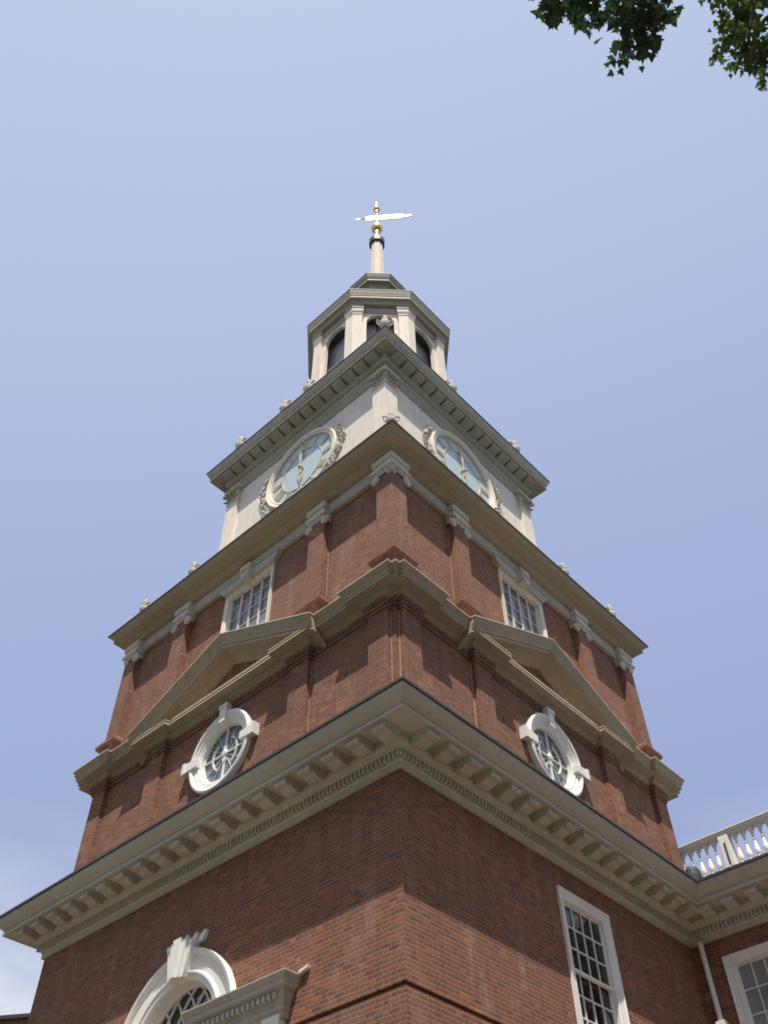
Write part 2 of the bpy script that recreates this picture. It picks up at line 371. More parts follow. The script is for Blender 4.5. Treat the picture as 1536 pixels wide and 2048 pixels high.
# ---- A: brick base ----
AR, AZS, AWB = 1.12, 5.45, 5.0
mb = MB()
wall(mb, TF(SOUTH), -5, 5, 5.0, 5.15, 8.60, [('arch', 0, AR, 5.15, AZS)], 0.35)
wall(mb, TF(SOUTH), -5, 5, 5.0, GZ, 5.08, [('rect', -AR, AR, 2.4, 5.08), ('rect', -2.25, -1.42, 2.4, 5.0), ('rect', 1.42, 2.25, 2.4, 5.0)], 0.35)
wall(mb, TF(EAST), -5, YM, 5.0, 5.15, 8.60, [('rect', -0.80, 0.66, 5.15, 7.86)], 0.25)
wall(mb, TF(EAST), -5, YM, 5.0, GZ, 5.08, [('rect', -0.80, 0.66, 4.6, 5.08)], 0.25)
wall(mb, TF(WEST), -YM, 5, 5.0, GZ, 8.60)
obj("base_wall", mb, M_BRICK, tower)
mb = MB()   # shadow groove of the belt course
for T, a0, a1 in ((TF(SOUTH), -4.93, 4.93), (TF(EAST), -4.93, YM)):
    for lo, hi in ((a0, -1.13 if T(0,1,0)[1] < -.5 else -0.81), (1.13 if T(0,1,0)[1] < -.5 else 0.67, a1)):
        mb.add([T(lo,4.93,5.08),T(hi,4.93,5.08),T(hi,4.93,5.15),T(lo,4.93,5.15)], [(0,1,2,3)])
    mb.add([T(a0-.07,5,5.15),T(a1,5,5.15),T(a1,4.93,5.15),T(a0,4.93,5.15)], [(0,1,2,3)])
    mb.add([T(a0-.07,5,5.08),T(a1,5,5.08),T(a1,4.93,5.08),T(a0,4.93,5.08)], [(0,1,2,3)])
obj("belt_course", mb, M_BRICK, tower)
# ---- A cornice (shared profile with the long building) ----
FULL = [(-16.3,18.0),(-16.3,YM),(-5,YM),(-5,-5),(5,-5),(5,YM),(16.3,YM),(16.3,18.0)]
PA = [(0.004,8.40),(0.055,8.40),(0.055,8.50),(0.085,8.52),(0.085,8.545)]
PA2 = [(0.10,8.665),(0.16,8.665),(0.19,8.70),(0.25,8.73),(0.27,8.76),(0.27,8.87),(0.69,8.87),(0.69,8.865),(0.722,8.865),(0.700,8.955),(0.73,8.965),(0.73,8.985),(0.775,9.01),(0.83,9.07),(0.87,9.13),(0.885,9.16),(0.885,9.185)]
PAL = [(0.885,9.187),(0.92,9.187),(0.92,9.235),(0.20,9.50),(-0.2,9.60)]
def cornice_a(segs, parent, mods, group_name="modillion"):
    mb = MB(); sweep(mb, FULL, PA+PA2, False, segs); obj("cornice", mb, M_CREAM, parent)
    mb = MB(); sweep(mb, FULL, PAL, False, segs); obj("roof_edge", mb, M_LEAD, parent)
    d = MB()
    for (T, w0, lo, hi) in mods['dent']:
        x = lo
        while x < hi:
            fbox(d, T, x, x+0.055, w0+0.086, w0+0.155, 8.548, 8.662); x += 0.0945
    obj("dentil_band", d, M_CREAM, parent)
    base = None
    for (T, w0, us) in mods['mod']:
        for u in us:
            m_ = MB(); h = 0.135
            pf = [(0.272,8.715),(0.33,8.695),(0.40,8.692),(0.47,8.712),(0.53,8.745),(0.575,8.750),(0.60,8.735),(0.63,8.735),(0.668,8.755),(0.645,8.868),(0.272,8.868)]
            n = len(pf)
            m_.v += [T(u-h, w0+a_, z) for a_, z in pf]+[T(u+h, w0+a_, z) for a_, z in pf]
            m_.f += [tuple(range(n)), tuple(range(n, 2*n))]+[(i,(i+1)%n,n+(i+1)%n,n+i) for i in range(n)]
            fbox(m_, T, u-h-0.02, u+h+0.02, w0+0.272, w0+0.652, 8.838, 8.869)
            obj(group_name, m_, M_CREAM, parent)
Tm = lambda u, w_, z: (u, -w_, z)
cornice_a([2,3,4], tower, dict(dent=[(TF(SOUTH),5,-5.15,5.15),(TF(EAST),5,-5.15,YM-0.17)], mod=[(TF(SOUTH),5,[0.57*k for k in range(-9,10)]),(TF(EAST),5,[0.545*k+0.0 for k in range(-9,7)])]))
# ---- base roof ----
# ---- B: lower brick stage ----
sB, pB = 4.88, 4.99
half = [(-sB,sB),(-4.77,sB),(-4.77,pB),(-4.28,pB),(-4.28,sB),(-2.60,sB),(-2.60,pB),(-2.06,pB),(-2.06,sB)]
planB = four(half+[(-u,w_) for u,w_ in half[::-1]][:-1])
nB = len(planB)//4
mb = MB()
for f in FACES: wall(mb, TF(f), -sB, sB, sB, 9.1, 12.75, [('circ', 0, 11.15, 0.70)], 0.16)
obj("lower_stage_wall", mb, M_BRICK, tower)
for f in FACES:
    for u0, u1 in ((-4.77,-4.28),(-2.60,-2.06),(2.06,2.60),(4.28,4.77)):
        m_ = MB(); T = TF(f); fbox(m_, T, u0, u1, sB-0.02, pB, 9.2, 12.55)
        for k, (z0, z1) in enumerate(((12.10,12.17),(12.17,12.26),(12.26,12.34))):
            e = 0.03+0.03*k; fbox(m_, T, u0-e, u1+e if abs(u1) < 4.7 and abs(u0) < 4.7 else u1+(e if u0 < 0 and abs(u0)>4.7 else 0.02), sB-0.02, pB+e, z0, z1-0.002)
        obj("pilaster", m_, M_BRICK, tower)
mb = MB(); planC0 = square(sB)
for k, (z0, z1) in enumerate(((12.17,12.26),(12.26,12.34))):
    sweep(mb, planC0, [(0.0,z0),(0.03+0.03*k,z0),(0.03+0.03*k,z1),(0,z1)])
obj("corbel_courses", mb, M_BRICK, tower)
for f in (SOUTH, EAST):
    T = TF(f)
    for s in (-1, 1):
        for q in ((4.772, 2.603) if (s > 0) == (f == SOUTH) else (2.603,)):
            mb = MB(); fbox(mb, T, min(s*q,s*(q+0.018)), max(s*q,s*(q+(0.012 if q > 4 else 0.007))), sB, sB+0.012, 9.4, 12.08); obj("lime_joint", mb, M_GROUT, tower)
# cornice B
PB = [(0.0,12.30),(0.05,12.30),(0.05,12.36),(0.09,12.39),(0.12,12.42),(0.17,12.44),(0.17,12.475),(0.32,12.50),(0.350,12.50),(0.330,12.575),(0.35,12.58),(0.35,12.615)]
PBC = [(0.35,12.617),(0.355,12.625),(0.375,12.66),(0.41,12.70),(0.425,12.73),(0.43,12.755)]
PBT = [(0.43,12.757),(0.45,12.757),(0.45,12.78),(-0.03,12.86)]
mb = MB(); sweep(mb, planB, PB+[(-0.05,12.63)])
nf = len(half)*2-1
sg = []
for f in range(4):
    for i in range(nB):
        if not (6 <= i <= nB-1-8+0): sg.append(f*nB+i)
# vertices of a face: 0..8 left half, 9..16 right half; skip segments from (-2.60,pB)->...->(2.60,pB)
sg = [f*nB+i for f in range(4) for i in range(nB) if i not in range(6, 11)]
sweep(mb, planB, PBC, True, sg)
obj("lower_cornice", mb, M_TAN, tower)
for f in range(4):
    mb = MB(); sweep(mb, planB, PBT, True, [(f*nB+i) % (4*nB) for i in range(11, nB+6)]); obj("cornice_cap", mb, M_EDGE, tower)
# pediments
ZA, ZB, UE = 14.05, 12.757, 3.03
RK = [(5.42,0.0),(5.415,-0.03),(5.39,-0.08),(5.35,-0.15),(5.325,-0.21),(5.32,-0.235),(5.32,-0.26),(5.295,-0.265),(5.318,-0.345),(5.28,-0.35),(5.12,-0.375),(5.10,-0.40),(5.05,-0.42),(5.00,-0.47),(4.95,-0.50),(4.93,-0.56),(4.86,-0.56)]
for f in FACES:
    T = TF(f); pd = MB()
    pd.grid([[T(-UE,w_,ZB+d),T(0,w_,ZA+d),T(UE,w_,ZB+d)] for w_, d in RK])
    for s in (-1,1):
        b = len(pd.v); pd.v += [T(s*UE,w_,ZB+d) for w_, d in RK]+[T(s*UE,4.86,ZB)]; pd.f.append(tuple(range(b,len(pd.v))))
    po = obj("pediment", pd, M_TAN, tower)
    cp = MB(); top = [(5.42,0.002),(5.437,0.002),(5.437,0.026),(4.80,0.07)]
    cp.grid([[T(-UE-0.02,w_,ZB+d),T(0,w_,ZA+d),T(UE+0.02,w_,ZB+d)] for w_, d in top]); obj("capping", cp, M_EDGE, po)
    ty = MB(); fprism(ty, T, [(-2.7,12.60),(2.7,12.60),(2.7,12.62),(0,13.70),(-2.7,12.62)], 4.80, 4.875); obj("tympanum", ty, M_BRICK, po)
    mt_ = MB(); fbox(mt_, T, -1.61, 1.61, 4.8, 5.228, 12.617, 12.635); obj("capping", mt_, M_EDGE, po)
# ---- ring windows of stage B ----
for f in FACES:
    T = TF(f); fr = MB()
    fring(fr, T, 0, 11.15, [(0.665,sB-0.12),(0.665,sB+0.015),(0.69,sB+0.025),(0.71,sB+0.025),(0.72,sB+0.05),(0.77,sB+0.05),(0.78,sB+0.08),(0.83,sB+0.085),(0.85,sB+0.12),(0.90,sB+0.135),(0.94,sB+0.11),(0.94,sB)])
    wo = obj("bullseye_window", fr, M_WHITE, tower)
    for a_ in (0, 90, 180):
        kb = MB(); c_, s_ = cos(R_(a_)), sin(R_(a_))
        TT = (lambda c_, s_: (lambda r, w_, t: T(r*c_-t*s_, w_, 11.15+r*s_+t*c_)))(c_, s_)
        for (r0, r1, h0, h1, ww) in ((0.69,1.12,0.085,0.125,0.15),(1.04,1.13,0.125,0.14,0.17)):
            kb.add([TT(r0,sB-0.0,-h0),TT(r0,sB,h0),TT(r1,sB,h1),TT(r1,sB,-h1),TT(r0,sB+ww,-h0),TT(r0,sB+ww,h0),TT(r1,sB+ww,h1),TT(r1,sB+ww,-h1)], [(0,1,2,3),(4,5,6,7),(0,1,5,4),(1,2,6,5),(2,3,7,6),(3,0,4,7)])
        obj("keystone", kb, M_WHITE, wo)
    gl = MB(); gl.add([T(0.68*cos(2*pi*i/40),sB-0.10,11.15+0.68*sin(2*pi*i/40)) for i in range(40)], [tuple(range(40))]); obj("pane", gl, M_GLASS, wo)
    sh = MB()
    def bar(p, q, h, wv=0.03):
        d = Vector((q[0]-p[0], q[1]-p[1])).normalized(); n_ = Vector((-d.y, d.x))*h
        P4 = [(p[0]+n_.x,p[1]+n_.y),(p[0]-n_.x,p[1]-n_.y),(q[0]-n_.x,q[1]-n_.y),(q[0]+n_.x,q[1]+n_.y)]
        fprism(sh, T, P4, sB-0.095, sB-0.095+wv)
    for a_ in range(0, 360, 30):
        c_, s_ = cos(R_(a_)), sin(R_(a_)); mj = a_ % 90 == 0
        bar((0.05*c_,11.15+0.05*s_),(0.675*c_,11.15+0.675*s_), 0.018 if a_ % 180 == 90 else (0.010 if mj else 0.005), 0.04 if mj else 0.015)
    for a0 in (-50, 130):
        fring(sh, T, 0, 11.15, [(0.36,sB-0.095),(0.36,sB-0.05),(0.39,sB-0.05),(0.39,sB-0.095)], a0, a0+115, 24)
    sh.lathe((0,0,0), [(0.085,sB-0.095),(0.085,sB-0.04),(0.05,sB-0.02)], 16, lambda x,y,z: T(x,z,11.15+y))
    for a_ in (90, 270):
        sh.lathe((0,0,0), [(0.05,sB-0.095),(0.045,sB-0.045)], 12, (lambda a_: lambda x,y,z: T(x+0.15*cos(R_(a_)),z,11.15+y*2.0+0.13*sin(R_(a_))))(a_))
    fring(sh, T, 0, 11.15, [(0.64,sB-0.095),(0.64,sB-0.05),(0.672,sB-0.05)])
    obj("glazing_bars", sh, M_WHITE, wo)

# ---- C: upper brick stage ----
sC, pC = 4.765, 4.955
mb = MB()
for f in FACES: wall(mb, TF(f), -sC, sC, sC, 12.7, 17.0, [('rect', -0.86, 0.86, 14.1, 16.2)], 0.14)
obj("upper_stage_wall", mb, M_BRICK, tower)
cnr = []
for f in FACES:
    T = TF(f)
    m_ = MB()                       # clasping corner pilaster between this face and the next
    lp = [(pC,4.48),(4.7,4.48)]
    x = [T(4.48,pC,0)[:2], T(pC,pC,0)[:2], T(4.955,4.48,0)[:2], T(4.80,4.48,0)[:2], T(4.48,4.80,0)[:2]]
    def pr(mb, poly, prof, i0=0, i1=None):
        sweep(mb, poly, prof, True); 
    poly = [T(4.48,4.70,0)[:2], T(4.48,pC,0)[:2], T(pC,pC,0)[:2], T(pC,4.48,0)[:2], T(4.70,4.48,0)[:2]]
    sweep(m_, poly, [(0.05,12.86),(0.05,13.42),(0.055,13.43),(0.13,13.50),(0.14,13.53),(0.14,13.60),(0.10,13.64),(0.04,13.68),(0.0,13.74),(0.0,16.45)], True)
    obj("corner_pilaster", m_, M_BRICK, tower)
    for s in (-1, 1):
        m_ = MB(); u0, u1 = (2.29,2.79) if s > 0 else (-2.79,-2.29)
        poly = [T(u0,4.70,0)[:2], T(u0,pC,0)[:2], T(u1,pC,0)[:2], T(u1,4.70,0)[:2]]
        if True:
            sweep(m_, poly[::1], [(0.05,12.86),(0.05,13.42),(0.13,13.50),(0.14,13.53),(0.14,13.60),(0.04,13.68),(0.0,13.74),(0.0,16.45)], True)
        obj("pilaster", m_, M_BRICK, tower)
for f in (SOUTH, EAST):
    T = TF(f)
    for s in (-1, 1):
        mb = MB(); fbox(mb, T, min(s*2.793,s*2.803), max(s*2.793,s*2.803), sC, sC+0.010, 13.8, 16.1); obj("lime_joint", mb, M_GROUT, tower)
# frieze band and ionic capitals
mb = MB(); sweep(mb, square(sC), [(0.0,16.50),(0.10,16.50),(0.10,16.56),(0.12,16.57),(0.12,16.86),(0,16.88)]); obj("frieze_band", mb, M_STONEP, tower)
def volute(mb, T, u, w_, z, r, wd=0.10, s=1):
    mb.lathe((0,0,0), [(r,0),(r,wd*0.5),(r*0.86,wd*0.62),(r*0.72,wd*0.5),(r*0.55,wd*0.52),(r*0.42,wd*0.75),(r*0.2,wd*0.85),(0.004,wd*0.9)], 14, lambda x,y,q: T(u+x,w_+q,z+y))
for f in FACES:
    T = TF(f)
    m_ = MB(); poly = [T(4.46,4.78,0)[:2], T(4.46,pC+0.02,0)[:2], T(pC+0.02,pC+0.02,0)[:2], T(pC+0.02,4.46,0)[:2], T(4.78,4.46,0)[:2]]
    sweep(m_, poly, [(0.0,16.30),(0.02,16.30),(0.02,16.42),(0.07,16.44),(0.07,16.52),(0.03,16.53),(0.03,16.66),(0.06,16.68),(0.06,16.86),(-.1,16.86)], True)
    # echinus egg-and-dart row
    for u in (4.56,4.68,4.80,4.90):
        m_.blob((u,pC+0.05,16.40),0.045,T,(1,0.8,1.3)); m_.blob((-u,pC+0.05,16.40),0.045,TF(f+90),(1,0.8,1.3))
    volute(m_, T, 4.46, pC-0.02, 16.24, 0.125); volute(m_, TF(f+90), -4.46, pC-0.02, 16.24, 0.125)
    # angle volute on the diagonal
    TD = TF(f+45); volute(m_, TD, 0, pC*sqrt(2)-0.10, 16.30, 0.12, 0.14)
    obj("capital", m_, M_CARVE, tower, smooth=False)
    for s in (-1, 1):
        m_ = MB(); uc = s*2.54
        for (e, z0, z1) in ((0.02,16.30,16.42),(0.07,16.422,16.52),(0.03,16.522,16.66),(0.06,16.662,16.86)):
            fbox(m_, T, uc-0.25-e, uc+0.25+e, sC-0.05, pC+0.02+e, z0, z1)
        for u in (-0.15,-0.05,0.05,0.15): m_.blob((uc+u,pC+0.05,16.40),0.045,T,(1,0.8,1.3))
        for v in (-1, 1): volute(m_, T, uc+v*0.27, pC-0.03, 16.24, 0.125)
        obj("capital", m_, M_CARVE, tower)
# cornice C on a square plan
PC = [(-0.07,16.862),(0.03,16.862),(0.03,16.90),(0.06,16.93),(0.10,16.95),(0.13,16.98),(0.14,17.01),(0.32,17.03),(0.352,17.03),(0.330,17.10),(0.35,17.11),(0.35,17.125),(0.375,17.15),(0.42,17.20),(0.455,17.235),(0.465,17.25)]
PCL = [(0.465,17.252),(0.49,17.252),(0.49,17.285),(-1.30,17.62)]
mb = MB(); sweep(mb, square(pC), PC); obj("upper_cornice", mb, M_TAN, tower)
mb = MB(); sweep(mb, square(pC), PCL); obj("cornice_roof", mb, M_LEAD, tower)
# windows of stage C
for f in FACES:
    T = TF(f); fr = MB()
    rectframe(fr, T, -0.78, 0.78, 14.18, 16.13, [(0,sC-0.12),(0,sC+0.02),(0.02,sC+0.04),(0.07,sC+0.04),(0.085,sC+0.06),(0.115,sC+0.06),(0.115,sC)])
    wo = obj("window", fr, M_SASH, tower)
    gl = MB(); panes(gl, T, -.75, .75, 14.18, 16.18, sC-.11, 4, 5); obj("pane", gl, M_GLASS, wo)
    b_ = MB()
    for k in (-1,0,1): fbox(b_, T, k*0.375-0.017, k*0.375+0.017, sC-0.10, sC-0.05, 14.18, 16.13)
    for k in range(1,5): fbox(b_, T, -0.78, 0.78, sC-0.099, sC-0.080, 14.18+k*0.40-0.009, 14.18+k*0.40+0.009)
    rectframe(b_, T, -0.74, 0.74, 14.22, 16.09, [(0,sC-0.10),(0,sC-0.05),(0.04,sC-0.05)]); obj("glazing_bars", b_, M_SASH, wo)
    sl = MB(); fbox(sl, T, -0.98, 0.98, sC-0.1, sC+0.11, 14.02, 14.065); obj("sill", sl, M_STONEP, wo)
    ln = MB()
    for s in (-1,1): fprism(ln, T, [(s*0.13,16.23),(s*0.93,16.23),(s*1.15,16.50),(s*0.13,16.50)], sC-0.02, sC+0.135)
    obj("lintel", ln, M_STONEP, wo)
    ks = MB()
    for (w_, z0, z1, h) in ((0.20,16.20,16.30,0.12),(0.25,16.302,16.42,0.135),(0.28,16.422,16.56,0.15),(0.25,16.562,16.66,0.16)): fbox(ks, T, -h, h, sC, sC+w_, z0, z1)
    for z_, r_ in ((16.24,0.07),(16.50,0.09)): ks.lathe((0,0,0), [(r_,-0.11),(r_,0.11)], 12, (lambda z_: lambda x,y,q: T(q,sC+0.23+x,z_+y))(z_))
    obj("keystone", ks, M_CARVE, wo)

# ---- D: white clock stage ----
sD, pD = 3.45, 3.57
mb = MB()
for f in FACES: wall(mb, TF(f), -sD, sD, sD, 17.3, 24.1)
obj("clock_stage_wall", mb, M_BOARD, tower)
for f in FACES:
    T = TF(f); m_ = MB(); poly = [T(3.05,3.3,0)[:2], T(3.05,pD,0)[:2], T(pD,pD,0)[:2], T(pD,3.05,0)[:2], T(3.3,3.05,0)[:2]]
    sweep(m_, poly, [(0.06,17.4),(0.06,18.2),(0.0,18.3),(0.0,23.0)], True); obj("corner_pilaster", m_, M_BELF, tower)
def leafcurl(mb, T, u, w_, z, h, wd, curl, side=0):
    rows = []
    for i in range(6):
        t = i/5; ww = wd*(1-0.25*t)*(1 if i % 2 == 0 else 0.72)
        o_ = curl*(t**2.2); zz = z+h*(t-(max(0,t-0.72)*1.3)); 
        rows.append([T(u-ww+side*o_,w_+o_*0.8,zz-0.012),T(u,w_+o_+0.03,zz),T(u+ww+side*o_,w_+o_*0.8,zz-0.012)])
    mb.grid(rows)
    rows2 = [[(p[0],p[1],p[2]+0.015) for p in r] for r in rows]; mb.grid(rows2)
for f in FACES:
    T = TF(f); T2 = TF(f+90); m_ = MB()
    poly = [T(3.07,3.3,0)[:2], T(3.07,pD-0.01,0)[:2], T(pD-0.01,pD-0.01,0)[:2], T(pD-0.01,3.07,0)[:2], T(3.3,3.07,0)[:2]]
    sweep(m_, poly, [(0.0,23.0),(0.03,23.0),(0.03,23.05),(0.0,23.06),(0.0,23.55),(0.09,23.60),(0.12,23.60),(0.12,23.68),(-.1,23.68)], True)
    for (tt, sg_) in ((T,1),(T2,-1)):
        for k, u in enumerate((3.10,3.22,3.34,3.46)):
            leafcurl(m_, tt, sg_*u, pD-0.01, 23.05, 0.26, 0.055, 0.10)
            leafcurl(m_, tt, sg_*(u+0.06), pD-0.01, 23.20, 0.27, 0.055, 0.13)
        leafcurl(m_, tt, sg_*3.10, pD, 23.30, 0.28, 0.06, 0.15, -sg_)
        for u in (3.03,3.20,3.40): m_.blob((sg_*u,pD+0.09,23.50),0.05,tt,(1,1,1))
    TD = TF(f+45)
    leafcurl(m_, TD, 0, pD*sqrt(2)-0.02, 23.05, 0.26, 0.07, 0.13); leafcurl(m_, TD, 0, pD*sqrt(2), 23.25, 0.30, 0.07, 0.18); m_.blob((0,pD*sqrt(2)+0.13,23.50),0.065,TD)
    obj("capital", m_, M_CARVE, tower)
# entablature D
PD0 = [(0.0,23.60),(0.05,23.60),(0.05,23.70),(0.08,23.72),(0.08,23.82),(0.12,23.85),(0.12,24.02),(0.20,24.06),(0.25,24.12),(0.27,24.16),(0.27,24.30),(0.60,24.32)]
PD1 = [(0.60,24.32),(0.650,24.32),(0.622,24.44),(0.66,24.46),(0.66,24.50),(0.69,24.55),(0.73,24.64),(0.745,24.70),(0.745,24.73)]
mb = MB(); sweep(mb, square(sD), PD0+PD1[1:]); obj("clock_stage_cornice", mb, M_STONEP, tower)
mb = MB(); sweep(mb, square(sD), [(0.745,24.732),(0.77,24.732),(0.77,24.765),(-1.4,25.15)]); obj("cornice_roof", mb, M_LEAD, tower)
for f in FACES:
    T = TF(f)
    for k in range(-7,8):
        u = k*0.475
        m_ = MB()
        pf = [(0.272,24.16),(0.40,24.17),(0.52,24.20),(0.57,24.23),(0.57,24.312),(0.272,24.30)]
        n = len(pf); h = 0.192
        m_.v += [T(u-h,sD+a_,z) for a_,z in pf]+[T(u+h,sD+a_,z) for a_,z in pf]
        m_.f += [tuple(range(n)), tuple(range(n,2*n))]+[(i,(i+1)%n,n+(i+1)%n,n+i) for i in range(n)]
        obj("modillion", m_, M_STONEP, tower)
# clocks
def stroke(mb, T, p, q, h, w0, w1, h2=None):
    h2 = h if h2 is None else h2
    d = Vector((q[0]-p[0], q[1]-p[1])).normalized(); n_ = Vector((-d.y, d.x))
    fprism(mb, T, [(p[0]+n_.x*h,p[1]+n_.y*h),(p[0]-n_.x*h,p[1]-n_.y*h),(q[0]-n_.x*h2,q[1]-n_.y*h2),(q[0]+n_.x*h2,q[1]+n_.y*h2)], w0, w1)
ROM = ["XII","I","II","III","IIII","V","VI","VII","VIII","IX","X","XI"]
ZC = 22.05
def disc(mb, T, u, z, r, w0, w1, n=20): mb.lathe((0,0,0), [(r,w0),(r,w1)], n, lambda x,y,q: T(u+x,q,z+y))
for f in (SOUTH, EAST, NORTH, WEST):
    T = TF(f); m_ = MB()
    fring(m_, T, 0, ZC, [(1.33,sD+0.005),(1.34,sD+0.09),(1.37,sD+0.11),(1.40,sD+0.09),(1.43,sD+0.13),(1.50,sD+0.15),(1.54,sD+0.10),(1.54,sD)], n=96)
    ck = obj("clock", m_, M_BELF, tower)
    d_ = MB(); disc(d_, T, 0, ZC, 1.34, sD+0.005, sD+0.02, 80); obj("dial", d_, M_DIAL, ck)
    if f in (NORTH, WEST): continue
    r_ = MB()
    fring(r_, T, 0, ZC, [(0.845,sD+0.022),(0.845,sD+0.045),(0.885,sD+0.045),(0.885,sD+0.022)], n=80)
    fring(r_, T, 0, ZC, [(1.29,sD+0.022),(1.29,sD+0.04),(1.31,sD+0.04),(1.31,sD+0.022)], n=80)
    obj("chapter_ring", r_, M_GILT, ck)
    for i, s_ in enumerate(ROM):
        nm = MB(); th = R_(90-30*i); er = Vector((cos(th), sin(th))); et = Vector((sin(th), -cos(th)))
        wid = {'I':0.075,'V':0.15,'X':0.16}; tot = sum(wid[c_] for c_ in s_); x = -tot/2
        r0, r1 = 0.90, 1.28
        def pt(x_, r_): v = er*r_+et*x_; return (v.x, ZC+v.y)
        for c_ in s_:
            xc = x+wid[c_]/2
            if c_ == 'I': stroke(nm, T, pt(xc,r0), pt(xc,r1), 0.016, sD+0.022, sD+0.045)
            elif c_ == 'V':
                stroke(nm, T, pt(xc,r0), pt(xc-0.06,r1), 0.022, sD+0.022, sD+0.045); stroke(nm, T, pt(xc,r0), pt(xc+0.06,r1), 0.010, sD+0.0225, sD+0.0455)
            else:
                stroke(nm, T, pt(xc+0.06,r0), pt(xc-0.06,r1), 0.022, sD+0.022, sD+0.045); stroke(nm, T, pt(xc-0.06,r0), pt(xc+0.06,r1), 0.010, sD+0.0225, sD+0.0455)
            x += wid[c_]
        obj("numeral", nm, M_GILT, ck)
    def hand(nm, ang, L_, hw, w0, tail):
        h_ = MB(); th = R_(90-ang); e = Vector((cos(th), sin(th)))
        P = lambda r: (e.x*r, ZC+e.y*r)
        stroke(h_, T, P(-tail), P(0.1), 0.05, w0, w0+0.02, 0.03); stroke(h_, T, P(0.1), P(L_*0.62), 0.022, w0, w0+0.02, hw)
        stroke(h_, T, P(L_*0.62), P(L_), hw, w0, w0+0.02, 0.006); obj(nm, h_, M_GILT, ck)
    hand("minute_hand", -3, 1.10, 0.065, sD+0.095, 0.30); hand("hour_hand", 181.5, 0.72, 0.075, sD+0.065, 0.22)
    hb = MB(); disc(hb, T, 0, ZC, 0.075, sD+0.022, sD+0.14); hb.blob((0,sD+0.15,ZC),0.06,T); obj("hub", hb, M_GILT, ck)
    # carved garlands hanging either side of the dial
    for s in (-1, 1):
        ga = MB(); rr = random.Random(5 if s > 0 else 9)
        for k in range(150):
            t = rr.random(); a_ = R_(24-100*t); rad = 1.66+0.10*sin(t*9)+0.10*rr.uniform(-1,1)*(0.55+0.9*t)+0.12*t
            u = s*rad*cos(a_); z = ZC+rad*sin(a_); sz = rr.uniform(0.025,0.055)
            if rr.random() < 0.6: ga.blob((u,sD+rr.uniform(0.02,0.13),z),sz,T,(1,0.8,1.2),6,4)
            else:
                d = rr.uniform(0,6.28); L2 = rr.uniform(0.08,0.15); dx, dz = cos(d)*L2, sin(d)*L2; px, pz = -sin(d)*0.035, cos(d)*0.035; w0 = sD+rr.uniform(0.03,0.08)
                ga.add([T(u,w0,z),T(u+dx*.5+px,w0+.05,z+dz*.5+pz),T(u+dx,w0+.09,z+dz),T(u+dx*.5-px,w0+.05,z+dz*.5-pz),T(u+dx*.5,w0+.02,z+dz*.5)],[(0,1,2,3),(0,1,4),(1,2,4),(2,3,4),(3,0,4)])
        pts = [T(s*(1.66+0.10*sin(t*9)+0.12*t)*cos(R_(24-100*t)), sD+0.03, ZC+(1.66+0.10*sin(t*9)+0.12*t)*sin(R_(24-100*t))) for t in [i/20 for i in range(21)]]
        ga.tube(pts, 0.05, 6, 0.09)
        # scroll at the top
        ga.blob((s*1.56,sD+0.06,ZC+0.78),0.07,T); ga.blob((s*1.62,sD+0.08,ZC+0.70),0.055,T)
        obj("garland", ga, M_CARVE, ck)

# urns with scroll handles along the cornices
def urn(x, y, z, s, parent, rot=0):
    m_ = MB(); m_.lathe((x,y,z), [(0.15*s,-0.35),(0.15*s,0.06*s),(0.09*s,0.09*s),(0.06*s,0.16*s),(0.09*s,0.22*s),(0.17*s,0.34*s),(0.20*s,0.46*s),(0.19*s,0.54*s),(0.12*s,0.60*s),(0.10*s,0.64*s),(0.14*s,0.67*s),(0.13*s,0.71*s),(0.07*s,0.76*s)], 14)
    for k in range(9):
        a_ = 2*pi*k/9; m_.blob((x+0.07*s*cos(a_),y+0.07*s*sin(a_),z+(0.80+0.05*(k%2))*s),0.05*s,None,(1,1,1.6),6,4)
    m_.blob((x,y,z+0.93*s),0.09*s,None,(1,1,1.3))
    for sg_ in (-1,1):
        c_, s_ = cos(rot), sin(rot); P = [(0.10,0.70),(0.20,0.74),(0.28,0.66),(0.27,0.54),(0.20,0.42),(0.13,0.34)]
        m_.tube([(x+sg_*r*s*c_, y+sg_*r*s*s_, z+h*s) for r, h in P], 0.035*s, 6)
        m_.blob((x+sg_*0.27*s*c_, y+sg_*0.27*s*s_, z+0.70*s),0.055*s,None,(1,1,1),6,4)
    obj("urn", m_, M_CARVE, parent)
for f, u in ((SOUTH,-4.25),(SOUTH,-2.1),(EAST,4.07),(EAST,1.78),(NORTH,3.0),(WEST,-3.0)):
    x, y, z = TF(f)(u, 5.2, 17.33); urn(x, y, z+0.10, 0.66, tower, R_(f+90))
for f, u in ((SOUTH,0.5),(SOUTH,-0.65),(SOUTH,-2.9),(EAST,-0.69),(EAST,2.74),(NORTH,0.0)):
    x, y, z = TF(f)(u, 3.93, 24.83); urn(x, y, z+0.22, 0.88, tower, R_(f+90))
urn(5.16, -5.16, 17.45, 0.66, tower, R_(45)); urn(3.93, -3.93, 25.08, 0.90, tower, R_(45))

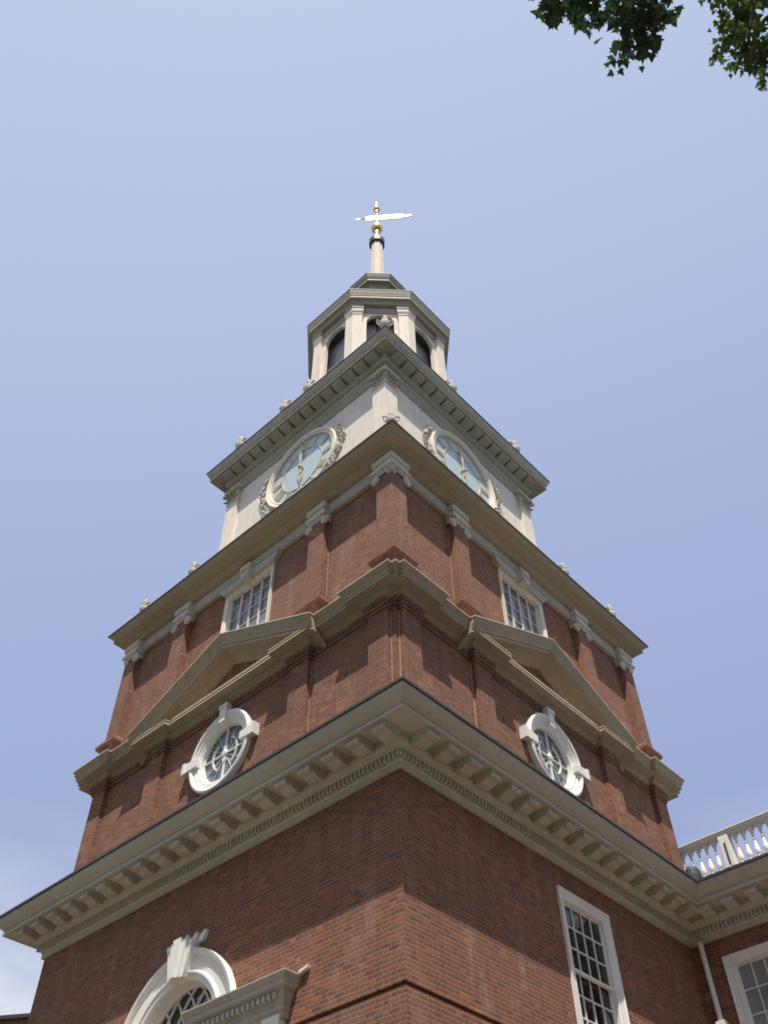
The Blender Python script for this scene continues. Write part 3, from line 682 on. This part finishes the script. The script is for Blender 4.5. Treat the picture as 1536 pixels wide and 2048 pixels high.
# ---- E: octagonal belfry ----
aE, pE = 2.43, 2.57; hE = pE*tan(R_(22.5)); hw = aE*tan(R_(22.5))
mb = MB()
mb2 = MB()
for k in range(8):
    T = TF(-90+45*k); wall(mb, T, -hw, hw, aE, 24.8, 32.0, [('arch', 0, 0.53, 25.9, 31.33)], 0.14)
obj("belfry_wall", mb, M_BELF, tower)
for k in range(8):
    m_ = MB(); A = R_(-90+45*k+22.5); T = TF(-90+45*k); T2 = TF(-45+45*k)
    poly = [T(0.70,aE-0.03,0)[:2], T(0.70,pE,0)[:2], T(hE,pE,0)[:2], T2(-0.70,pE,0)[:2], T2(-0.70,aE-0.03,0)[:2]]
    sweep(m_, poly, [(0.07,24.9),(0.07,25.7),(0.02,25.8),(0.0,25.85),(0.0,31.62),(0.025,31.64),(0.025,31.68),(0.0,31.70),(0.0,31.80),(0.03,31.82),(0.05,31.88),(0.05,31.98)], True)
    obj("belfry_pier", m_, M_BELF, tower)
PL = octo([(-0.70,pE),(-0.70,aE),(0.70,aE),(0.70,pE),(hE,pE)])
reg = octo([(aE*tan(R_(22.5)),aE)])
mb = MB(); sweep(mb, PL, [(0.0,31.97),(0.05,31.97),(0.05,32.06),(0.075,32.08),(0.075,32.16),(0.04,32.18),(0.04,32.36),(-0.05,32.36)])
sweep(mb, reg, [(-0.08,32.362),(0.20,32.363),(0.22,32.42),(0.25,32.46),(0.26,32.50),(0.37,32.53),(0.400,32.53),(0.378,32.66),(0.40,32.68)]); obj("belfry_entablature", mb, M_STONEP, tower)
mb = MB(); sweep(mb, reg, [(0.40,32.682),(0.41,32.74),(0.44,32.86),(0.46,32.97),(0.465,33.03)]); obj("belfry_cornice", mb, M_WEATH, tower)
mb = MB(); sweep(mb, reg, [(0.465,33.032),(0.48,33.032),(0.48,33.08),(0.25,33.20),(0.1,33.5),(-0.3,34.3),(-0.9,35.2),(-1.5,35.9)]); obj("belfry_roof", mb, M_LEAD, tower)
mb = MB()   # railing-high glazed screens inside the arches
for k in range(8):
    T = TF(-90+45*k)
    for u in (-0.35,-0.175,0,0.175,0.35): fbox(mb, T, u-0.014, u+0.014, aE-0.20, aE-0.17, 25.9, 29.6)
    for z in (26.9,27.8,28.7,29.6): fbox(mb, T, -0.53, 0.53, aE-0.202, aE-0.168, z-0.015, z+0.015)
obj("belfry_grille", mb, M_STONEP, tower)
mb = MB(); mb.lathe((0,0,0), [(2.35/cos(pi/8),25.6),(2.35/cos(pi/8),25.7)], 8, rot=pi/8); mb.lathe((0,0,0), [(2.35/cos(pi/8),31.95),(2.35/cos(pi/8),32.05)], 8, rot=pi/8)
mb.lathe((0,0,0), [(0.5,26.4),(0.72,26.5),(0.75,26.7),(0.55,27.4),(0.42,28.0),(0.2,28.3),(0.05,28.4)], 20)
for a_ in (0, 90):
    T = TF(a_); fbox(mb, T, -0.12, 0.12, -2.3, 2.3, 28.6, 28.85)
    fbox(mb, T, -1.5, -1.3, -2.0, 2.0, 29.6, 29.8); fbox(mb, T, 1.3, 1.5, -2.0, 2.0, 29.601, 29.8)
for sx in (-1,1):
    for sy in (-1,1): mb.box((sx*1.4-.1, sy*1.4-.1, 25.7),(sx*1.4+.1, sy*1.4+.1, 31.9))
mb.box((-1.25,-1.25,25.7),(1.25,1.25,29.0)) if False else None
obj("bell_frame", mb, M_DARK, tower)
mb = MB(); mb.lathe((0,0,0), [(2.13,25.7),(2.13,31.95)], 8, cap=False, rot=pi/8); obj("belfry_core", mb, M_SCREEN, tower)
# carved consoles beside the low arches
for k in range(8):
    T = TF(-90+45*k); m_ = MB()
    for s in (-1,1):
        for i in range(10): m_.blob((s*(0.60+0.03*sin(i*2.1)),aE+0.07,28.6-0.27*i),0.06,T,(1,1,1.3),6,4)
    obj("carving", m_, M_CARVE, tower)
# ---- F: little lantern ----
aF = 0.80
mb = MB()
for k in range(8):
    T = TF(-90+45*k); wall(mb, T, -aF*tan(R_(22.5)), aF*tan(R_(22.5)), aF, 35.2, 37.3, [('arch', 0, 0.19, 35.6, 36.75)], 0.15)
obj("lantern_wall", mb, M_STONEP, tower)
mb = MB(); mb.lathe((0,0,0), [(0.55,35.3),(0.55,37.2)], 8, rot=pi/8); obj("lantern_core", mb, M_DARK, tower)
rF = octo([(aF*tan(R_(22.5)),aF)])
mb = MB(); sweep(mb, rF, [(0.0,37.10),(0.04,37.10),(0.04,37.18),(0.08,37.21),(0.08,37.32),(0.13,37.35),(0.15,37.40),(0.33,37.43),(0.34,37.43),(0.34,37.55),(0.36,37.57)]); obj("lantern_cornice", mb, M_STONEP, tower)
mb = MB(); sweep(mb, rF, [(0.36,37.572),(0.38,37.62),(0.42,37.74),(0.445,37.86)]); obj("lantern_crown_moulding", mb, M_WEATH, tower)
mb = MB(); sweep(mb, rF, [(0.445,37.862),(0.455,37.862),(0.455,37.92),(0.2,38.1),(-0.15,38.5),(-0.42,39.2),(-0.46,39.4)]); obj("lantern_roof", mb, M_LEAD, tower)
# ---- spire ----
mb = MB(); mb.lathe((0,0,0), [(0.46,39.0),(0.46,39.3),(0.37,39.4),(0.355,40.6),(0.335,41.3),(0.285,43.55)], 8, rot=pi/8)
obj("spire_post", mb, paint("narrow_boards", (0.78,0.67,0.58), dirt=(0.42,0.34,0.28), amt=0.3, boards=0.13, rough=0.95), tower)
mb = MB(); mb.lathe((0,0,0), [(0.28,43.45),(0.41,43.55),(0.42,43.95),(0.36,44.05),(0.20,44.25),(0.10,44.4)], 8, rot=pi/8); obj("spire_cap", mb, M_LEAD, tower)
# ---- weather vane ----
mb = MB(); mb.lathe((0,0,0), [(0.05,44.3),(0.05,49.0)], 10); vane = obj("weather_vane", mb, M_GOLD, tower, smooth=True)
mb = MB(); mb.lathe((0,0,0), [(0.10,44.35),(0.14,44.6),(0.07,44.9),(0.15,45.1),(0.10,45.22)]+[(0.31*cos(t), 45.55+0.31*sin(t)) for t in [R_(a_) for a_ in range(-75,80,15)]]+[(0.08,45.9)], 20); obj("globe", mb, M_GOLD, vane, smooth=True)
va = math.atan2(1.10,1.45-(-0.87)+0) ; va = math.atan2(1.24+0.62, 1.45+0.87)
TV = TF(math.degrees(va)-90)
mb = MB(); zc = 46.95
fprism(mb, TV, [(-0.60,zc-0.14),(-0.52,zc-0.27),(0.2,zc-0.25),(0.9,zc-0.27),(1.32,zc-0.25),(1.37,zc-0.12),(1.42,zc-0.10),(1.60,zc-0.11),(1.80,zc-0.06),(1.90,zc),(1.80,zc+0.07),(1.60,zc+0.12),(1.42,zc+0.12),(1.37,zc+0.26),(0.9,zc+0.27),(0.2,zc+0.25),(-0.42,zc+0.27),(-0.60,zc+0.14)], -0.02, 0.02)
mb.tube([TV(-1.05,0,zc),TV(-0.55,0,zc)], 0.03); fprism(mb, TV, [(-1.12,zc),(-0.98,zc-0.10),(-0.80,zc-0.03),(-0.80,zc+0.03),(-0.98,zc+0.10)], -0.015, 0.015)
obj("banner", mb, metal("weathered_gilding", (0.80,0.62,0.36), 0.62), vane)
mb = MB(); mb.lathe((0,0,0), [(0.05,47.5),(0.12,47.75),(0.06,47.85)]+[(0.19*cos(t), 48.08+0.19*sin(t)) for t in [R_(a_) for a_ in range(-75,80,15)]]+[(0.05,48.35),(0.11,48.6),(0.09,48.8),(0.005,49.2)], 14); obj("finial", mb, M_GOLD, vane, smooth=True)

# ---- base openings ----
# east sash window
def sash_window(T, uc, half_, w, z0, z1, parent, pane, cols=4, rail=None, up_rows=3, lo_rows=3, name="window"):
    fr = MB(); rectframe(fr, T, uc-half_, uc+half_, z0, z1, [(0,w-0.14),(0,w-0.01),(0.02,w+0.012),(0.085,w+0.012),(0.10,w+0.025),(0.15,w+0.03),(0.165,w+0.05),(0.185,w+0.05),(0.185,w-0.05)])
    wo = obj(name, fr, M_WHITE, parent)
    rail = (z0+z1)/2 if rail is None else rail
    for nm_, a_, b_, dw, rows in (("upper_sash", rail-0.03, z1, 0.0, up_rows), ("lower_sash", z0, rail+0.03, -0.045, lo_rows)):
        sx = MB(); W = w-0.085+dw
        rectframe(sx, T, uc-half_+0.035, uc+half_-0.035, a_+0.04, b_-0.035, [(0,W-0.02),(0,W+0.02),(0.04,W+0.02)])
        if dw == 0: fbox(sx, T, uc-half_+0.002, uc+half_-0.002, W-0.02, W+0.035, rail-0.032, rail+0.022)
        g0, g1 = uc-half_+0.035, uc+half_-0.035; h0, h1 = a_+0.04, b_-0.035
        for c_ in range(1, cols): x = g0+(g1-g0)*c_/cols; fbox(sx, T, x-0.011, x+0.011, W-0.015, W+0.015, h0, h1)
        for r_ in range(1, rows): z = h0+(h1-h0)*r_/rows; fbox(sx, T, g0, g1, W-0.014, W+0.014, z-0.011, z+0.011)
        obj(nm_, sx, M_WHITE, wo)
        gl = MB(); panes(gl, T, g0-.01, g1+.01, h0-.01, h1+.01, W-.010, cols, rows, 0.003); obj("pane", gl, pane, wo)
    sl = MB(); fbox(sl, T, uc-half_-0.2, uc+half_+0.2, w-0.1, w+0.1, z0-0.27, z0-0.19); obj("sill", sl, M_WHITE, wo)
    return wo
sash_window(TF(EAST), -0.07, 0.62, 5.0, 4.78, 7.78, tower, M_DARKG, 4, 6.62, 3, 5, "sash_window")
# palladian window on the south face
T = TF(SOUTH)
fr = MB(); W = 5.0
fring(fr, T, 0, AZS, [(1.06,W-0.30),(1.06,W+0.03),(1.09,W+0.06),(1.15,W+0.06),(1.17,W+0.09),(1.20,W+0.09),(1.22,W+0.04),(1.46,W+0.05),(1.475,W+0.085),(1.51,W+0.11),(1.55,W+0.12),(1.56,W+0.09),(1.56,W)], 0, 180, 48)
for s in (-1,1):
    fbox(fr, T, min(s*1.06,s*1.40), max(s*1.06,s*1.40), W-0.3, W+0.08, 2.4, 5.30)
    fbox(fr, T, min(s*2.28,s*2.66), max(s*2.28,s*2.66), W-0.1, W+0.14, 2.4, 5.30)
pw = obj("palladian_window", fr, M_WHITE, tower)
ks = MB()
for i, (h0, h1, ww) in enumerate(((0.20,0.34,0.18),(0.125,0.21,0.22),(0.055,0.10,0.255))):
    n_ = 5
    rows = []
    fprism(ks, T, [(-h0,AZS+1.07+0.002*i),(h0,AZS+1.07+0.002*i),(h1,AZS+1.66+0.03*i),(-h1,AZS+1.66+0.03*i)], W-0.02, W+ww)
for u in (-0.40,-0.2,0.0,0.2,0.40):
    fprism(ks, T, [(u-0.06,AZS+1.62),(u+0.06,AZS+1.62),(u*1.15+0.07,AZS+1.74),(u*1.3,AZS+1.86-abs(u)*0.15),(u*1.15-0.07,AZS+1.74)], W-0.01, W+0.07)
obj("keystone", ks, M_WHITE, pw)
gl = MB(); gl.add([T(1.1*cos(pi*i/32),W-0.24,AZS+1.1*sin(pi*i/32)) for i in range(33)]+[T(-1.1,W-0.24,2.3),T(1.1,W-0.24,2.3)],[tuple(range(35))]); obj("pane", gl, M_DARKG, pw)
tr_ = MB()
Rr = 1.06
def arcbar(c0, r, a0, a1):
    pts = []
    for i in range(25):
        a_ = R_(a0+(a1-a0)*i/24); u, z = c0+r*cos(a_), AZS+r*sin(a_)
        if u*u+(z-AZS)**2 <= Rr*Rr+1e-3 and z >= AZS-1e-3: pts.append((u,z))
    for p, q in zip(pts, pts[1:]): stroke(tr_, T, p, q, 0.012, W-0.235, W-0.195)
for k in range(1, 6):
    c0 = -Rr+2*Rr*k/6
    arcbar(c0-1.35, 1.35, 0, 90); arcbar(c0+1.35, 1.35, 90, 180)
    stroke(tr_, T, (c0,2.4), (c0,AZS), 0.012, W-0.235, W-0.195)
    
fring(tr_, T, 0, AZS, [(1.02,W-0.235),(1.02,W-0.185),(1.06,W-0.185)], 0, 180, 40)
for j in range(9): z = 2.5+j*0.36; stroke(tr_, T, (-Rr,z), (Rr,z), 0.012, W-0.236, W-0.196)
obj("tracery", tr_, M_WHITE, pw)
for s in (-1,1):
    en = MB(); path = [T(0.80,4.9,0)[:2], T(0.80,5.10,0)[:2], T(2.70,5.10,0)[:2], T(2.70,4.9,0)[:2]] if s > 0 else [T(-2.70,4.9,0)[:2], T(-2.70,5.10,0)[:2], T(-0.80,5.10,0)[:2], T(-0.80,4.9,0)[:2]]
    sweep(en, path, [(0.0,5.25),(0.02,5.25),(0.02,5.34),(0.04,5.35),(0.04,5.43),(0.06,5.44),(0.06,5.50),(0.10,5.56),(0.11,5.61),(0.19,5.63),(0.19,5.69),(0.215,5.72),(0.25,5.78),(0.25,5.80),(-0.2,5.84)])
    eo = obj("entablature", en, M_STONEP, pw)
    dn = MB(); u = 0.78; fbox(dn, T, min(s*0.75,s*2.72), max(s*0.75,s*2.72), 5.155, 5.175, 5.51, 5.58)
    while u < 2.72: fbox(dn, T, s*u-0.03, s*u+0.03, 5.16, 5.235, 5.50, 5.585); u += 0.115
    obj("dentil_band", dn, M_CREAM, eo)
    sw = MB(); gl2 = [T(s*1.40,W-0.12,2.4),T(s*2.28,W-0.12,2.4),T(s*2.28,W-0.12,5.1),T(s*1.40,W-0.12,5.1)]; sw.add(gl2,[(0,1,2,3)]); obj("pane", sw, M_DARKG, pw)
    sc_ = MB(); fprism(sc_, T, [(s*2.955,5.80),(s*3.14,5.84),(s*3.15,5.88),(s*2.955,5.84)], W, W+0.07); obj("flashing", sc_, M_WHITE, eo)

# ================================================================== LONG BUILDING BEHIND
hall = thing("brick_hall", "long low red brick hall behind the tower with a white balustrade along its roof", "building")
Th = lambda u, w_, z: (u, YM-w_, z)
mb = MB(); W3 = [6.39, 9.7, 13.0]
wall(mb, Th, 5.0, 16.3, 0.0, GZ, 8.60, [('rect', x-0.66, x+0.66, 5.0, 7.88) for x in W3]+[('rect', x-0.66, x+0.66, -0.6, 3.2) for x in W3], 0.3)
wall(mb, Th, -16.3, -5.0, 0.0, GZ, 8.60)
wall(mb, TF(EAST), YM, 18.0, 16.3, GZ, 8.60); wall(mb, TF(WEST), -18.0, -YM, 16.3, GZ, 8.60); wall(mb, TF(NORTH), -16.3, 16.3, 18.0, GZ, 8.60)
obj("wall", mb, M_BRICK, hall)
cornice_a([5,6], hall, dict(dent=[(Th,0,5.17,16.3)], mod=[(Th,0,[5.77+0.53*k for k in range(20)])]))
for x in W3:
    sash_window(Th, x, 0.60, 0.0, 5.1, 7.85, hall, M_CURT, 4, 6.45, 3, 3, "window"); sash_window(Th, x, 0.60, 0.0, -0.5, 3.1, hall, M_CURT, 4, 1.4, 3, 3, "window")
mb = MB(); mb.add([(-16.3,YM,9.2),(16.3,YM,9.2),(16.3,18,9.2),(-16.3,18,9.2),(-11,10,11.0),(11,10,11.0),(11,12,11.0),(-11,12,11.0)], [(0,1,5,4),(1,2,6,5),(2,3,7,6),(3,0,4,7),(4,5,6,7)]); obj("roof", mb, M_LEAD, hall)
# the bulge of a rainwater head at the valley and the downpipe
mb = MB(); mb.lathe((5.70,3.50,9.20), [(0.17,0.0),(0.18,0.30),(0.165,0.42),(0.12,0.50),(0.02,0.54)], 20); obj("gutter_head", mb, M_LEAD, hall)
mb = MB(); mb.tube([(5.26,YM-0.10,8.42),(5.26,YM-0.10,-1.5)], 0.055, 12); fbox(mb, Th, 5.17, 5.36, 0.0, 0.17, 6.74, 6.90)
for z in (4.6,2.4,0.2): fbox(mb, Th, 5.19, 5.33, 0.0, 0.16, z, z+0.05)
obj("downpipe", mb, M_WHITE, hall)
# balustrade
yb = 5.0
bal = MB(); bal.box((4.7,yb-0.10,10.900),(16.0,yb+0.10,10.930)); bal.box((4.7,yb-0.13,10.932),(16.0,yb+0.13,10.990)); bal.box((4.7,yb-0.15,10.992),(16.0,yb+0.15,11.020))
bo = obj("balustrade", bal, M_WHITE, hall)
bal = MB(); bal.box((4.7,yb-0.12,9.860),(16.0,yb+0.12,10.110)); obj("plinth", bal, M_WHITE, bo)
def baluster(x):
    m_ = MB(); m_.box((x-0.062,yb-0.062,10.830),(x+0.062,yb+0.062,10.898)); m_.box((x-0.062,yb-0.062,10.112),(x+0.062,yb+0.062,10.160))
    m_.lathe((x,yb,0), [(0.0420,10.160),(0.0504,10.190),(0.0378,10.220),(0.0655,10.280),(0.0689,10.340),(0.0504,10.440),(0.0302,10.540),(0.0252,10.580),(0.0378,10.595),(0.0378,10.620),(0.0252,10.635),(0.0302,10.720),(0.0462,10.780),(0.0521,10.830)], 14)
    obj("baluster", m_, M_WHITE, bo, smooth=False)
x = 4.93; peds = []
for bay in range(4):
    for k in range(5 if bay == 0 else 11): baluster(x); x += 0.205
    px = x+0.085; m_ = MB(); m_.box((px-0.12,yb-0.12,10.111),(px+0.12,yb+0.12,10.899))
    for q in (-1,1): m_.box((px+q*0.07-0.038,yb-0.135,10.16),(px+q*0.07+0.038,yb-0.121,10.85))
    obj("pedestal", m_, M_WHITE, bo)
    d_ = MB(); d_.box((px-0.03,yb-0.124,10.2),(px+0.03,yb-0.1205,10.72)); obj("slot_shade", d_, M_DARK, bo)  # flat dark strip painted in for the shade of a recess
    x = px+0.24

# ================================================================== FAR BUILDING (lower left)
far = thing("gabled_building", "red brick gable end far off at the lower left corner", "building")
Xf = -20.0; mb = MB(); y0, y1, yr, ze = -3.0, 13.0, 5.0, 12.85+(-3-1.73)*0.34; zr = ze+(yr-y0)*0.34
mb.add([(Xf,y0,GZ),(Xf,y1,GZ),(Xf,y1,ze),(Xf,yr,zr),(Xf,y0,ze),(Xf-14,y0,GZ),(Xf-14,y1,GZ),(Xf-14,y1,ze),(Xf-14,yr,zr),(Xf-14,y0,ze)],[(0,1,2,3,4),(5,6,7,8,9),(0,4,9,5),(1,2,7,6)])
obj("wall", mb, M_BRICK, far)
mb = MB()
for sg_, ya in ((1,y0),(-1,y1)):
    mb.add([(Xf+0.15,ya-sg_*0.3,ze-0.10),(Xf+0.15,yr,zr+0.0),(Xf-14.2,yr,zr),(Xf-14.2,ya-sg_*0.3,ze-0.10),(Xf+0.15,ya-sg_*0.3,ze+0.03),(Xf+0.15,yr,zr+0.13),(Xf-14.2,yr,zr+0.13),(Xf-14.2,ya-sg_*0.3,ze+0.03)],[(0,1,2,3),(4,5,6,7),(0,1,5,4),(0,3,7,4),(2,3,7,6)])
obj("roof", mb, M_LEAD, far)
Tf_ = lambda u, w_, z: (Xf+w_, u, z)
for u in (0.5, 3.5, 6.5, 9.5):
    for z in (1.5, 5.0, 8.4): sash_window(Tf_, u, 0.5, 0.06, z, z+1.9, far, M_DARKG, 3, None, 2, 2, "window")

# ================================================================== TREES
TWA=[
 [(13.42, -12.74, 8.98), (13.26, -12.59, 8.99), (13.17, -12.53, 8.95), (13.16, -12.46, 8.7)],
 [(13.53, -12.57, 9.3), (13.35, -12.37, 9.19), (13.22, -12.25, 9.29)],
 [(13.59, -12.59, 8.97), (13.44, -12.36, 8.91), (13.32, -12.17, 8.83)],
 [(13.74, -12.36, 9.39), (13.56, -12.11, 9.4), (13.51, -12.02, 9.23)],
 [(13.84, -12.26, 9.42), (13.6, -11.97, 9.31), (13.45, -11.87, 9.15), (13.34, -11.62, 9.47)],
 [(13.87, -12.31, 9.07), (13.63, -11.93, 9.03), (13.52, -11.82, 8.96), (13.45, -11.72, 8.88)],
 [(13.97, -12.12, 9.5), (13.78, -11.8, 9.45), (13.73, -11.66, 9.32)],
 [(13.25, -12.63, 8.96), (13.4, -12.41, 8.97), (13.61, -12.29, 8.76), (13.83, -12.08, 8.85)],
 [(13.56, -12.06, 9.01), (13.63, -11.87, 8.98), (13.74, -11.87, 8.84)],
 [(13.2, -12.28, 9.63), (13.32, -12.11, 9.61), (13.4, -11.95, 9.64)],
]
TWB=[
 [(14.43, -11.14, 11.42), (14.3, -10.91, 11.41)],
 [(14.48, -11.18, 11.08), (14.31, -10.96, 11.0)],
 [(14.66, -11.04, 11.41), (14.37, -10.64, 11.33), (14.29, -10.62, 11.22)],
 [(14.77, -10.75, 11.71), (14.44, -10.37, 11.61), (14.26, -10.31, 11.56), (14.15, -10.21, 11.62)],
 [(14.79, -10.9, 11.03), (14.43, -10.47, 10.95), (14.22, -10.26, 10.92)],
 [(14.83, -10.36, 11.21), (14.52, -10.21, 11.14), (14.34, -9.87, 11.18)],
 [(14.65, -10.32, 10.78), (14.37, -10.4, 10.88), (14.18, -10.45, 10.93)],
 [(14.93, -10.28, 11.6), (14.69, -10.35, 11.72), (14.49, -10.54, 11.62)],
 [(14.64, -9.95, 10.84), (14.48, -10.04, 10.84), (14.36, -10.07, 10.82)],
 [(14.81, -10.14, 11.44), (14.61, -10.25, 11.48), (14.31, -10.34, 11.59)],
 [(14.91, -10.54, 11.59), (14.64, -10.43, 11.61), (14.47, -10.44, 11.5)],
 [(14.69, -10.07, 11.08), (14.42, -10.16, 11.08), (14.24, -10.18, 11.24)],
]

LEAF = [(0,0),(0.10,0.10),(0.42,0.02),(0.30,0.22),(0.52,0.42),(0.26,0.44),(0.20,0.60),(0.0,1.0),(-0.20,0.60),(-0.26,0.44),(-0.52,0.42),(-0.30,0.22),(-0.42,0.02),(-0.10,0.10)]
LEAF5 = [(0,0),(0.38,0.15),(0.30,0.45),(0.0,1.0),(-0.30,0.45),(-0.38,0.15)]
def add_leaf(mb, p, sz, rnd, shape=LEAF, droop=0.5):
    n = Vector((rnd.gauss(0,0.45), rnd.gauss(0,0.45), 1)).normalized()
    a_ = rnd.uniform(0, 2*pi); d = Vector((cos(a_), sin(a_), 0)); droop *= 0.6; d = (d-n*d.dot(n)).normalized(); d = (d+Vector((0,0,-droop*rnd.random()))).normalized()
    s_ = n.cross(d).normalized(); n = d.cross(s_); fold = rnd.uniform(0.05,0.35)
    b = len(mb.v)
    for x, y in shape:
        q = p+d*(y*sz)+s_*(x*sz)-n*(abs(x)*fold*sz+0.18*y*y*sz); mb.v.append(tuple(q))
    k = len(shape); mid = shape.index((0.0,1.0)); mb.f.append(tuple(range(b, b+mid+1))); mb.f.append((b,)+tuple(range(b+mid, b+k)))
def tree(name, label, base, trunk, limbs, twigs, crowns, lm, sz, per, seed):
    rnd = random.Random(seed); t = thing(name, label, "tree", "trees overhanging the corner of the view")
    mb = MB(); mb.tube(trunk, 0.34, 12, 0.16)
    obj("trunk", mb, M_BARK, t, zo=0, smooth=True)
    lb = MB()
    for L_ in limbs: lb.tube(L_, 0.085, 8, 0.016)
    cen = []
    for (c_, rad, cnt) in crowns:
        for k in range(cnt):
            v = Vector((rnd.gauss(0,1), rnd.gauss(0,1), rnd.gauss(0,1))).normalized()*rad*(rnd.random()**0.4); cen.append(Vector(c_)+Vector((v.x,v.y,v.z*0.75)))
    for q in cen[::2]:
        tp = Vector(trunk[-1]); mid = (tp+q)/2+Vector((0,0,0.3)); lb.tube([tp, mid, q], 0.03, 5, 0.008)
    lf = MB()
    for tw in twigs:
        P = [Vector(p) for p in tw]; lb.tube(P, 0.012, 5, 0.004)
        for i in range(len(P)-1):
            n_ = max(2, int((P[i+1]-P[i]).length*per))
            for k in range(n_):
                p = P[i].lerp(P[i+1], (k+rnd.random())/n_)+Vector((rnd.gauss(0,0.048), rnd.gauss(0,0.048), rnd.gauss(0,0.05)))
                add_leaf(lf, p, sz*rnd.uniform(0.6,1.15), rnd)
    for q in cen:
        for k in range(16):
            p = q+Vector((rnd.gauss(0,0.28), rnd.gauss(0,0.28), rnd.gauss(0,0.18))); add_leaf(lf, p, sz*rnd.uniform(0.9,1.6), rnd, LEAF5)
    obj("branches", lb, M_BARK, t, zo=0); obj("crown", lf, lm, t, zo=0)
tree("maple_tree", "dark silhouetted maple leaves hanging from the top edge, the nearer and darker spray", None,
     [(17.9,-14.9,0),(18.0,-15.0,3.5),(17.8,-15.1,7.0),(17.6,-15.1,9.5)],
     [[(17.7,-15.1,8.4),(16.2,-14.2,9.9),(14.8,-13.4,10.0),(13.5,-12.65,9.15)],[(14.8,-13.4,10.0),(14.2,-12.7,9.6),(13.8,-12.2,9.3)],[(14.8,-13.4,10.0),(13.9,-13.0,9.6),(13.3,-12.6,9.1)]],
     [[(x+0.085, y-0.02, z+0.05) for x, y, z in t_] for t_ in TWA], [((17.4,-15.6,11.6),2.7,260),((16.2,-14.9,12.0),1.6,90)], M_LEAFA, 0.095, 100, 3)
tree("maple_tree", "yellow green sunlit maple boughs dropping in at the top right corner", None,
     [(20.6,-7.4,0),(20.4,-7.4,4),(20.2,-7.5,8.0),(19.6,-7.8,10.8)],
     [[(19.9,-7.6,9.6),(18.0,-8.6,11.4),(16.2,-9.6,11.9),(14.9,-10.3,11.4)],[(16.2,-9.6,11.9),(15.4,-10.2,11.6),(14.5,-10.6,11.4)],[(18.0,-8.6,11.4),(16.2,-9.2,11.2),(15.0,-9.8,10.9)]],
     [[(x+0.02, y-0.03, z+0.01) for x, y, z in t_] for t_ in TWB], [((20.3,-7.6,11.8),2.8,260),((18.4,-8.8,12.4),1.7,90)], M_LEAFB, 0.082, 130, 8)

# unseen trees added behind the viewpoint to darken low sky light and pane reflections
rnd = random.Random(21)
lf = MB(); lb = MB(); tk = MB()
tk.tube([(0,0,0),(0.1,0.05,3),(0,0.1,6.5),(0.1,0,9)], 0.38, 10, 0.15)
for k in range(170):
    v = Vector((rnd.gauss(0,1), rnd.gauss(0,1), rnd.gauss(0,1))).normalized()*(rnd.random()**0.35); q = Vector((v.x*4.3, v.y*4.3, 11+v.z*5.0))
    if k % 3 == 0: lb.tube([(0,0.1,6.5),tuple((q+Vector((0,0,8)))/2),tuple(q)], 0.06, 5, 0.012)
    for j in range(22): add_leaf(lf, q+Vector((rnd.gauss(0,0.5), rnd.gauss(0,0.5), rnd.gauss(0,0.35))), rnd.uniform(0.30,0.5), rnd, LEAF5)
first = None
for i, (x, y, sc_) in enumerate([(3,-29,1.5),(-10,-28,1.4),(15,-31,1.55),(27,-24,1.5),(32,-10,1.5),(31,6,1.4),(28,19,1.25),(-22,-30,1.45),(44,-2,1.6),(21,-42,1.6)]):
    t = thing("sky_blocking_tree", "unseen leafy tree added behind the viewpoint to block low sky, mirrored in the dark window panes", "tree", "trees added behind the viewpoint to block low sky")
    t.location = (x, y, 0); t.rotation_euler = (0, 0, i*1.3); t.scale = (sc_, sc_, sc_)
    if first is None:
        first = [obj("trunk", tk, M_BARK, t, zo=0, smooth=True), obj("branches", lb, M_BARK, t, zo=0), obj("crown", lf, M_LEAFA, t, zo=0)]
    else:
        for c_ in first: d_ = c_.copy(); COL.objects.link(d_); d_.parent = t
